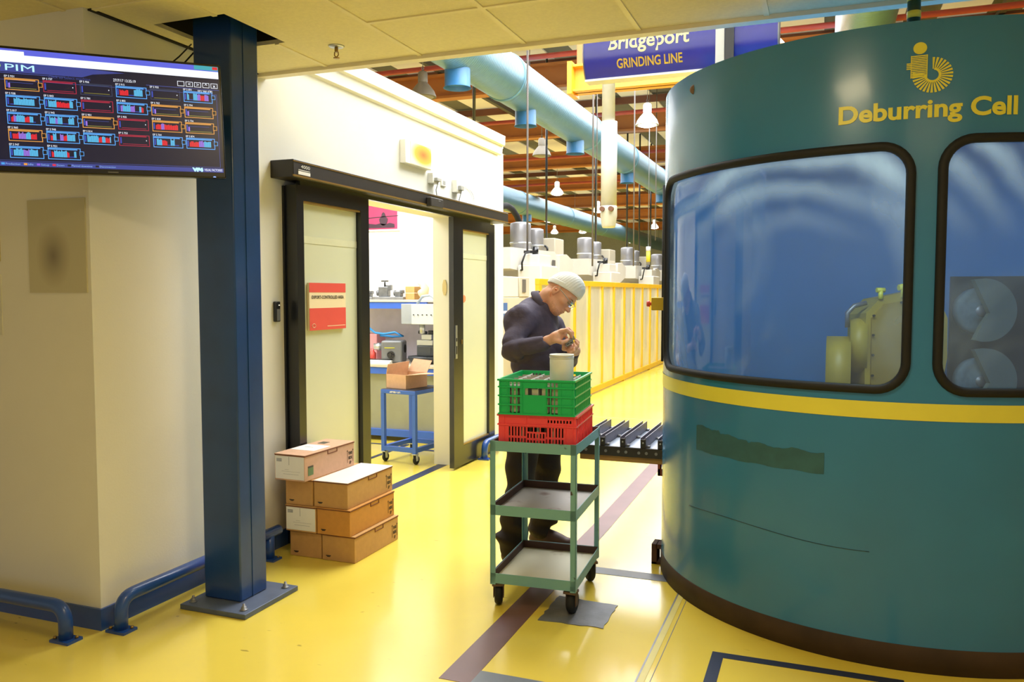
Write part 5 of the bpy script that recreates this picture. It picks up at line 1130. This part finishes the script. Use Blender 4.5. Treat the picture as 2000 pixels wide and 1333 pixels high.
# ------------------------------------------------------------------ person
import openvdb as vdb
class SDF:
    """smooth union of round cones and ellipsoids sampled on a grid, meshed as one closed surface"""
    def __init__(s, lo, hi, vox):
        s.lo = np.array(lo, float); s.v = vox; n = np.ceil((np.array(hi)-s.lo)/vox).astype(int)+1; s.n = n
        s.F = np.full(n, 0.2, np.float32)
    def _reg(s, a, b, m):
        i0 = np.maximum(0, np.floor((np.array(a)-m-s.lo)/s.v).astype(int)); i1 = np.minimum(s.n, np.ceil((np.array(b)+m-s.lo)/s.v).astype(int)+1)
        if (i1 <= i0).any(): return None, None
        ax = [s.lo[k]+s.v*np.arange(i0[k], i1[k]) for k in range(3)]
        P = np.stack(np.meshgrid(*ax, indexing='ij'), -1); return tuple(slice(i0[k], i1[k]) for k in range(3)), P
    def _mix(s, sl, d, k, op):
        A = s.F[sl]
        if op == 'u':
            if k <= 0: s.F[sl] = np.minimum(A, d)
            else:
                h = np.clip(.5+.5*(A-d)/k, 0, 1); s.F[sl] = A*(1-h)+d*h-k*h*(1-h)
        else:
            d = -d; kk = max(k, 1e-5); h = np.clip(.5-.5*(A-d)/kk, 0, 1); s.F[sl] = A*(1-h)+d*h+kk*h*(1-h)
    def cone(s, a, b, ra, rb, k=.02, op='u', flat=None):
        a = np.array(a, float); b = np.array(b, float); R = max(ra, rb)
        sl, P = s._reg(np.minimum(a, b)-R, np.maximum(a, b)+R, .03+k)
        if sl is None: return s
        ab = b-a; t = np.clip(((P-a)@ab)/max(ab@ab, 1e-9), 0, 1); q = P-(a+t[..., None]*ab)
        if flat is not None:   # (direction, factor): squashed along the direction
            f = np.array(flat[0], float); f /= np.linalg.norm(f); c = q@f; q = q+f*(c*(1/flat[1]-1))[..., None]
        d = np.linalg.norm(q, axis=-1)-(ra+(rb-ra)*t); s._mix(sl, d.astype(np.float32), k, op); return s
    def ell(s, c, r, M=None, k=.015, op='u'):
        c = np.array(c, float); R = max(r); sl, P = s._reg(c-R, c+R, .03+k)
        if sl is None: return s
        q = P-c
        if M is not None: q = q@np.array(M)      # columns of M are the axes
        r = np.array(r, float); k0 = np.linalg.norm(q/r, axis=-1); k1 = np.linalg.norm(q/(r*r), axis=-1)
        d = k0*(k0-1)/np.maximum(k1, 1e-6); s._mix(sl, d.astype(np.float32), k, op); return s
    def cut(s, p, n):
        """keep what lies on the side n points to"""
        ax = [s.lo[k]+s.v*np.arange(s.n[k]) for k in range(3)]; P = np.stack(np.meshgrid(*ax, indexing='ij'), -1)
        d = -((P-np.array(p, float))@np.array(n, float)); s.F = np.maximum(s.F, d.astype(np.float32)); return s
    def wob(s, f):
        ax = [s.lo[k]+s.v*np.arange(s.n[k]) for k in range(3)]; X, Y, Z = np.meshgrid(*ax, indexing='ij'); s.F = s.F+f(X, Y, Z).astype(np.float32); return s
    def build(s, name, m, parent, smooth=2):
        bg = 3*s.v; g = vdb.FloatGrid(bg); g.copyFromArray(np.ascontiguousarray(np.clip(s.F, -bg, bg)))
        p, t, q = g.convertToPolygons(isovalue=0.0, adaptivity=0.0)
        p = np.asarray(p)*s.v+s.lo
        me = bpy.data.meshes.new(name); me.from_pydata([tuple(x) for x in p], [], [tuple(int(i) for i in f) for f in list(t)+list(q)])
        bm = bmesh.new(); bm.from_mesh(me)
        for _ in range(smooth): bmesh.ops.smooth_vert(bm, verts=bm.verts, factor=.5, use_axis_x=True, use_axis_y=True, use_axis_z=True)
        bmesh.ops.recalc_face_normals(bm, faces=bm.faces)
        for f in bm.faces: f.smooth = True
        bm.to_mesh(me); bm.free(); me.materials.append(m)
        o = bpy.data.objects.new(name, me); COL.objects.link(o)
        if parent is not None: o.parent = parent; o.matrix_parent_inverse = parent.matrix_basis.inverted()
        return o
A3 = lambda px, py, w: np.array(at(px, py, w))
rv, fv, uv_ = np.array(RGT), np.array(FWD), np.array(UPV)
PX = FPX
man = thing('person', 'man in white knit cap, safety glasses and dark long sleeved shirt inspecting a metal part', 'person', (-1.62, 4.5, 0))
# joints, from the photograph, with depths chosen around the standing point
WB = 4.82
hipR, hipL = A3(1022, 850, 4.76), A3(1066, 850, 4.93)
kneR, kneL = A3(1014, 972, 4.70), A3(1068, 962, 4.98)
ankR, ankL = A3(1000, 1082, 4.70), A3(1056, 1046, 5.02)
pel = A3(1044, 835, 4.85); wst = A3(1046, 770, 4.86); che = A3(1047, 680, 4.87); uch = A3(1046, 625, 4.88)
shR, shL = A3(1015, 624, 4.73), A3(1080, 640, 5.03)
elR, elL = A3(1000, 683, 4.60), A3(1106, 702, 4.92)
wrR, wrL = A3(1070, 666, 4.52), A3(1124, 686, 4.66)
nek = A3(1052, 600, 4.88); nek2 = A3(1078, 583, 4.86)
hc = A3(1096, 576, 4.84)
yawh = math.radians(24)
f2 = .66*rv-.75*uv_; f2 /= np.linalg.norm(f2)
hf = f2*math.cos(yawh)-fv*math.sin(yawh); hf /= np.linalg.norm(hf)
hu = .745*rv+.667*uv_; hu -= hf*(hu@hf); hu /= np.linalg.norm(hu)
hs = np.cross(hf, hu); hs = hs if hs@fv < 0 else -hs          # the side turned to the camera
HM = np.stack([hf, hs, hu], 1)
def H(f, s_, u): return hc+hf*f+hs*s_+hu*u
M_SKIN = mat('skin', 'E6AE90', 0.5, var=0.06, scale=30, bump=0.05, bscale=300)
M_SKIN.node_tree.nodes['Principled BSDF'].inputs['Subsurface Weight'].default_value = 0.12
M_SKIN.node_tree.nodes['Principled BSDF'].inputs['Subsurface Radius'].default_value = (.01, .004, .002)
lo = np.min([ankR, ankL, elR, hc, wrL, kneR, shL], 0)-.16; hi = np.max([ankR, ankL, elR, hc, wrL, kneR, shL], 0)+.17
B = SDF(lo, hi, .0042)
# trunk and limbs under the clothes
B.cone(pel, wst, .12, .11, .05, flat=(fv, .8)).cone(wst, che, .11, .125, .05, flat=(fv, 1)).cone(che, uch, .12, .10, .05)
B.cone(uch, nek, .08, .06, .05)
for a, k_, c in ((hipR, kneR, ankR), (hipL, kneL, ankL)): B.cone(a, k_, .075, .05, .04).cone(k_, c, .048, .034, .02)
B.cone(shR, elR, .045, .036, .03).cone(elR, wrR, .036, .024, .02); B.cone(shL, elL, .045, .036, .03).cone(elL, wrL, .036, .024, .02)
B.cone(uch, shR, .07, .05, .04).cone(uch, shL, .07, .05, .04)
# neck
B.cone(A3(1050, 604, 4.88), H(-.045, 0, -.055), .060, .056, .03); B.cone(nek2, H(-.02, 0, -.06), .052, .050, .02)
# head
B.ell(H(-.012, 0, .028), (.098, .076, .090), HM, .02); B.ell(H(.030, 0, -.030), (.064, .060, .085), HM, .03)
B.ell(H(.052, 0, -.088), (.030, .034, .026), HM, .025)                        # chin
B.cone(H(-.03, .050, -.045), H(.045, .030, -.088), .020, .018, .025); B.cone(H(-.03, -.050, -.045), H(.045, -.030, -.088), .020, .018, .025)
B.ell(H(.072, 0, .022), (.018, .056, .014), HM, .012)                          # brow
for s_ in (1, -1):
    B.ell(H(.092, s_*.031, .002), (.018, .018, .013), HM, .010, 'd')           # eye sockets
    B.ell(H(.060, s_*.044, -.022), (.024, .020, .018), HM, .015)               # cheek bones
    B.ell(H(.072, s_*.031, .001), (.014, .014, .012), HM, .003)                # eyeball and lid
    B.cone(H(.083, s_*.020, .004), H(.079, s_*.043, .003), .0035, .003, .003)
B.cone(H(.084, 0, .006), H(.108, 0, -.034), .0075, .0125, .010)                # nose
B.ell(H(.098, .011, -.037), (.010, .008, .008), HM, .006); B.ell(H(.098, -.011, -.037), (.010, .008, .008), HM, .006)
B.ell(H(.088, 0, -.060), (.010, .024, .0055), HM, .005); B.ell(H(.085, 0, -.070), (.010, .020, .006), HM, .004)   # lips
B.ell(H(.100, 0, -.0652), (.012, .024, .0012), HM, .002, 'd')
# ears
for s_ in (1, -1):
    B.ell(H(-.012, s_*.079, -.006), (.022, .010, .034), HM, .004); B.ell(H(-.008, s_*.090, -.002), (.011, .008, .021), HM, .004, 'd'); B.ell(H(-.004, s_*.076, -.034), (.010, .006, .010), HM, .005)
# right hand (near the camera), pinching down onto the part
def chain(pts, rs, k=.006, kk=.008):
    for i in range(len(pts)-1): B.cone(pts[i], pts[i+1], rs[i], rs[i+1], kk if i == 0 else k)
B.cone(wrR, A3(1088, 659, 4.50), .025, .030, .02, flat=(fv, .75)); B.cone(A3(1084, 659, 4.50), A3(1098, 651, 4.51), .028, .026, .015, flat=(fv, .8))
chain([A3(1096, 648, 4.49), A3(1107, 645, 4.47), A3(1114, 650, 4.47), A3(1117, 659, 4.48)], [.013, .0105, .009, .008])
chain([A3(1098, 648, 4.52), A3(1110, 643, 4.52), A3(1118, 650, 4.52), A3(1119, 661, 4.52)], [.013, .0105, .009, .008])
chain([A3(1098, 652, 4.545), A3(1109, 648, 4.56), A3(1116, 655, 4.56), A3(1114, 664, 4.555)], [.012, .010, .0085, .0075])
chain([A3(1094, 656, 4.56), A3(1103, 655, 4.58), A3(1108, 661, 4.58), A3(1105, 668, 4.575)], [.011, .009, .0075, .007])
chain([A3(1083, 665, 4.49), A3(1096, 669, 4.475), A3(1105, 667, 4.48), A3(1110, 664, 4.49)], [.014, .0115, .0095, .008])
# left hand, holding the part from below
B.cone(wrL, A3(1118, 681, 4.60), .024, .027, .02)
B.cone(A3(1118, 682, 4.58), A3(1113, 679, 4.55), .026, .020, .015)
chain([A3(1108, 683, 4.56), A3(1101, 682, 4.54), A3(1101, 675, 4.53), A3(1104, 671, 4.53)], [.012, .0105, .0095, .0085])      # thumb
chain([A3(1112, 686, 4.53), A3(1119, 685, 4.505), A3(1124, 678, 4.505), A3(1121, 672, 4.51)], [.012, .0100, .009, .008])
chain([A3(1117, 684, 4.55), A3(1125, 681, 4.53), A3(1128, 673, 4.53), A3(1124, 667, 4.53)], [.012, .010, .009, .008])
chain([A3(1120, 682, 4.57), A3(1128, 677, 4.56), A3(1129, 669, 4.56), A3(1125, 664, 4.555)], [.011, .0095, .0085, .0075])
chain([A3(1111, 688, 4.52), A3(1115, 690, 4.49), A3(1121, 686, 4.485), A3(1121, 680, 4.49)], [.011, .009, .008, .007])
B.build('body', M_SKIN, man, 1)
# stubble and brows as short dark shapes
M_BEARD = mat('stubble', 'D8A284', 0.6, var=0.15, scale=120)
S = SDF(hc-.16, hc+.16, .003)
S.ell(H(-.012, 0, .028), (.0985, .0765, .0905), HM, .02); S.ell(H(.030, 0, -.030), (.0650, .0610, .0860), HM, .03); S.ell(H(.052, 0, -.088), (.031, .035, .027), HM, .025)
S.cone(H(-.03, .050, -.045), H(.045, .030, -.088), .021, .019, .025); S.cone(H(-.03, -.050, -.045), H(.045, -.030, -.088), .021, .019, .025)
S.cut(H(-.03, 0, -.045), -(hu*.86+hf*.25)); S.cut(H(-.035, 0, 0), hf); S.ell(H(.095, 0, -.062), (.03, .028, .018), HM, .004, 'd')
S.build('stubble', M_BEARD, man, 1)
b = MB()
for s_ in (1, -1): b.tube([H(.091, s_*.014, .018), H(.089, s_*.030, .022), H(.077, s_*.048, .018)], [.002, .0024, .0015], 6)
b.build('eyebrows', mat('brow_hair', '5A4032', .8), man)
b = MB()
for s_ in (1, -1): b.tube([H(.0865, s_*.018, -.004), H(.0870, s_*.030, -.007), H(.082, s_*.043, -.005)], .0012, 5)
b.build('eyelashes', mat('brow_hair', '3E2A20'), man)
# cap: knitted skull cap with a folded rim
cu = hu*.95-hf*.31; cu /= np.linalg.norm(cu)
C1 = SDF(hc-.19, hc+.2, .003)
C1.ell(H(-.010, 0, .036), (.110, .089, .106), HM, .02).ell(H(.012, 0, .092), (.075, .062, .055), HM, .03)
C1.wob(lambda X, Y, Z: -.0006*np.sin(((X-hc[0])*hf[0]+(Y-hc[1])*hf[1]+(Z-hc[2])*hf[2])*420))
C1.cut(H(.0, 0, .030), cu)
C1.ell(H(-.014, 0, .030), (.1005, .079, .094), HM, .002, 'd')
cap_o = C1.build('knit_cap', mat('cap_white', 'F2F5F4', .9, var=.02, scale=80, bump=.12, bscale=400), man, 1)
C2 = SDF(hc-.19, hc+.2, .003)
C2.ell(H(-.014, 0, .034), (.1115, .0900, .106), HM, .02); C2.cut(H(0, 0, .026), cu); C2.cut(H(0, 0, .058), -cu); C2.ell(H(-.014, 0, .030), (.1005, .079, .094), HM, .002, 'd')
C2.build('cap_rim', mat('cap_rim', 'EEF2F2', .9, var=.02, scale=80, bump=.12, bscale=400), man, 1)
# safety glasses
b = MB(); M_GF = mat('glasses_frame', 'C8CCC0', .3, alpha=.8)
b.tube([H(-.015, .083, .012), H(.03, .081, .010), H(.075, .068, .006), H(.090, .056, .005)], .0022, 6); b.tube([H(-.015, -.083, .012), H(.03, -.081, .010), H(.075, -.068, .006), H(.090, -.056, .005)], .0022, 6)
b.tube([H(.090, .056, .012), H(.104, .034, .014), H(.108, 0, .013), H(.104, -.034, .014), H(.090, -.056, .012)], .0018, 6)
b.build('glasses_frame', M_GF, man)
b = MB()
for s_ in (1, -1):
    rows = []
    for i in range(9):
        a = i/8; f_ = .106-.020*a*a-.002; sd = s_*(.006+.052*a); top = .013; bot = -.020+.010*abs(a-.45)-(.0 if a < .9 else -.006)
        rows.append([b.bm.verts.new(H(f_+.003*math.sin(PI*j/4), sd, top+(bot-top)*j/4)) for j in range(5)])
    for i in range(8):
        for j in range(4): b._f([rows[i][j], rows[i+1][j], rows[i+1][j+1], rows[i][j+1]], True)
b.build('lenses', clear('lens_clear', 'F0F4E8', .15, 'F0F4E0', 3, .5, .8, 0.1, .02), man)
b = MB(); b.tube([H(-.010, .088, -.006), H(-.004, .094, -.012)], .006, 8); b.tube([H(-.018, .088, .020), H(-.030, .084, .006), H(-.024, .080, -.026), H(-.010, .078, -.055), A3(1075, 586, 4.80), A3(1060, 589, 4.79), A3(1045, 583, 4.80), A3(1036, 581, 4.84)], .0018, 6)
b.build('earplug_cord', mat('cord_orange', 'E89468', .5), man)
# shirt
M_SHIRT = mat('shirt_dark', '4C4458', .8, var=.12, scale=12, bump=.9, bscale=13)
T = SDF(lo-.03, hi+.03, .0055)
T.cone(A3(1044, 815, 4.85), wst, .145, .134, .06, flat=(fv, 1.1)).cone(wst, che, .134, .142, .06).cone(che, uch, .138, .108, .06)
T.cone(uch, A3(1052, 607, 4.88), .100, .080, .05)
T.cone(uch, shR, .088, .064, .06).cone(uch, shL, .088, .064, .06).cone(A3(1046, 608, 4.86), shR, .058, .062, .07)
T.cone(shR, elR, .066, .056, .05).cone(elR, A3(1062, 670, 4.52), .052, .036, .03)
T.cone(shL, elL, .066, .056, .035).cone(elL, wrL+(elL-wrL)*.12, .056, .036, .03)
el = A3(1003, 688, 4.6)
T.ell(A3(1006, 690, 4.62), (.055, .045, .045), None, .03)
def folds(X, Y, Z):
    rd = lambda q: 1-2*np.abs(np.sin(q))
    a = .0050*rd(19*Z+13*X+1.6*np.sin(9*Y+7*X)); c = .0045*rd(17*X-15*Z+1.8*np.sin(12*Z+6*Y)); dE = np.sqrt((X-el[0])**2+(Y-el[1])**2+(Z-el[2])**2)
    e = .0032*np.exp(-(dE/.10)**2)*rd(48*(X-el[0])+20*(Z-el[2])); return a+c+e
T.wob(folds)
T.cut(A3(1052, 603, 4.88)-.0*hu, -(uv_*.80+rv*.45)) if False else None
T.cone(A3(1054, 600, 4.88), A3(1078, 578, 4.86), .064, .072, .004, 'd')
T.cone(A3(1060, 668, 4.52)+(wrR-A3(1060, 668, 4.52))*.5, wrR+(wrR-elR)*.2, .027, .04, .002, 'd')
T.cut(A3(1044, 832, 4.85), uv_)
T.build('shirt', M_SHIRT, man, 1)
# collar and placket
K = SDF(lo-.03, hi+.03, .004)
M_COL = mat('collar_dark', '4C4454', .85, var=.1, scale=12)
cA = A3(1049, 598, 4.88); cB = A3(1064, 590, 4.87)
b = MB(); ctr = A3(1060, 596, 4.875); axn = (nek2-nek); axn /= np.linalg.norm(axn)
e1 = -fv-axn*((-fv)@axn); e1 /= np.linalg.norm(e1); e2 = np.cross(axn, e1)
if e2@rv < 0: e2 = -e2
rows = []
for j, (rr_, hh) in enumerate(((.076, -.018), (.075, .010), (.080, .027), (.086, .023), (.102, -.012), (.098, -.018))):
    row = []
    for i in range(31):
        a = math.radians(28+i*(304/30)); c_ = math.cos(a); s_ = math.sin(a); drop = .02*max(0, c_)**2*(1 if j > 2 else .2)
        # a = 0 is the open front (towards +e2)
        row.append(b.bm.verts.new(ctr+(e2*c_*1.02+e1*s_)*rr_+axn*(hh-drop-.030*max(0, c_))))
    rows.append(row)
for j in range(5):
    for i in range(30): b._f([rows[j][i], rows[j][i+1], rows[j+1][i+1], rows[j+1][i]], True)
o = b.build('collar', M_COL, man); md = o.modifiers.new('thick', 'SOLIDIFY'); md.thickness = .004
# trousers
M_TR = mat('trousers_dark', '2C221E', .9, var=.15, scale=10, bump=.15, bscale=220)
P_ = SDF((lo[0]-.03, lo[1]-.05, -.0), (hi[0]+.03, hi[1]+.05, 1.15), .0055)
P_.cone(A3(1044, 800, 4.85), pel, .132, .140, .05); P_.cone(pel, hipR, .13, .105, .05).cone(pel, hipL, .13, .105, .05)
P_.cone(hipR, kneR, .105, .074, .03).cone(hipL, kneL, .100, .072, .03)
P_.cone(kneR, A3(1000, 1045, 4.70), .074, .080, .02).cone(A3(1000, 1045, 4.70), A3(998, 1085, 4.70), .080, .062, .02)
P_.cone(kneL, A3(1060, 1015, 5.01), .070, .076, .02).cone(A3(1060, 1015, 5.01), A3(1056, 1042, 5.02), .076, .066, .02)
def folds2(X, Y, Z):
    lowf = np.clip((.55-Z)/.3, 0, 1); return .004*np.sin(40*Z+22*X+2*np.sin(16*Y))*(1+1.8*lowf)+.003*np.sin(30*X-26*Z)+.005*lowf*np.sin(75*Z+12*X+9*Y)
P_.wob(folds2)
P_.build('trousers', M_TR, man, 1)
# work shoes
M_SH = mat('shoe_brown', '4A2E24', .6, var=.15, scale=20); M_SOLE = mat('shoe_sole', '1E1816', .8)
def shoe(heel, toe):
    heel = np.array([heel[0], heel[1], 0]); toe = np.array([toe[0], toe[1], 0]); d = (toe-heel)/np.linalg.norm(toe-heel); L_ = .29; z = np.array([0, 0, 1.0])
    Q = SDF(heel-.15*np.array([1, 1, .2]), heel+np.array([.45, .45, .26]) if False else np.maximum(heel, heel+d*.32)+np.array([.15, .15, .24]), .0045) if (d > -.01).all() else SDF(np.minimum(heel, heel+d*.32)-np.array([.12, .12, .02]), np.maximum(heel, heel+d*.32)+np.array([.12, .12, .24]), .0045)
    Q.cone(heel+d*.03+z*.045, heel+d*.14+z*.05, .042, .045, .02).cone(heel+d*.14+z*.048, heel+d*.24+z*.042, .045, .040, .03, flat=(z, .9)).cone(heel+d*.05+z*.06, heel+d*.05+z*.16, .045, .048, .03).cone(heel+d*.08+z*.08, heel+d*.18+z*.055, .042, .036, .03)
    Q.cut((0, 0, .014), (0, 0, 1)); o = Q.build('shoe', M_SH, man, 1)
    sd = np.cross(z, d); pts = []
    for k in range(28):
        a = 2*PI*k/28; x = math.cos(a); y = math.sin(a); l = .14+.145*x; w_ = (.047 if x > -.1 else .040)*(1-.12*abs(x)); pts.append((l, w_*y*(1.0 if abs(x) < .9 else 1)))
    b = MB(); b.prism(pts, heel+z*.001, d, sd, .022); s_ = b.build('sole', M_SOLE); s_.parent = o; s_.matrix_parent_inverse = o.matrix_world.inverted() if False else Matrix.Identity(4); 
    s_.matrix_parent_inverse = Matrix.Identity(4); s_.matrix_world = s_.matrix_world
    o2 = MB()
    for k in range(4):
        c_ = heel+d*(.10+.028*k)+z*(.118-.015*k); o2.tube([c_-sd*.02, c_+z*.006, c_+sd*.02], .0025, 5)
    l_ = o2.build('laces', mat('lace', '6A4A3C', .8)); l_.parent = o; return o
shoe((ankR[0]-.05, ankR[1]), (ankR[0]+.2, ankR[1]-.03)); shoe((ankL[0]-.06, ankL[1]), (ankL[0]+.2, ankL[1]-.02))
# the part in the hands
t = thing('metal_part', 'small machined metal bracket held in both hands of the person', 'metal part', A3(1113, 668, 4.525))
def held(x, y, w_, h_, d_, a, dz=0, m=None, nm='block'):
    b = MB(); R_ = Matrix((rv, uv_, -fv)).transposed() @ Matrix.Rotation(a, 3, 'Z'); b.box(A3(x, y, 4.525+dz), (w_, h_, d_), R_, .002); return b.build(nm, m or mat('part_steel', '8C8A80', .35, metal=.7), t)
blk = held(1112, 670, .046, .028, .036, .45); held(1108, 665, .022, .018, .03, .45, nm='lug'); held(1119, 661, .020, .022, .03, .45, nm='lug')
for dx in (-3, 3.5): held(1112.5+dx, 671-dx*.45, .014, .004, .002, .45, -.019, M_INK, 'slot')
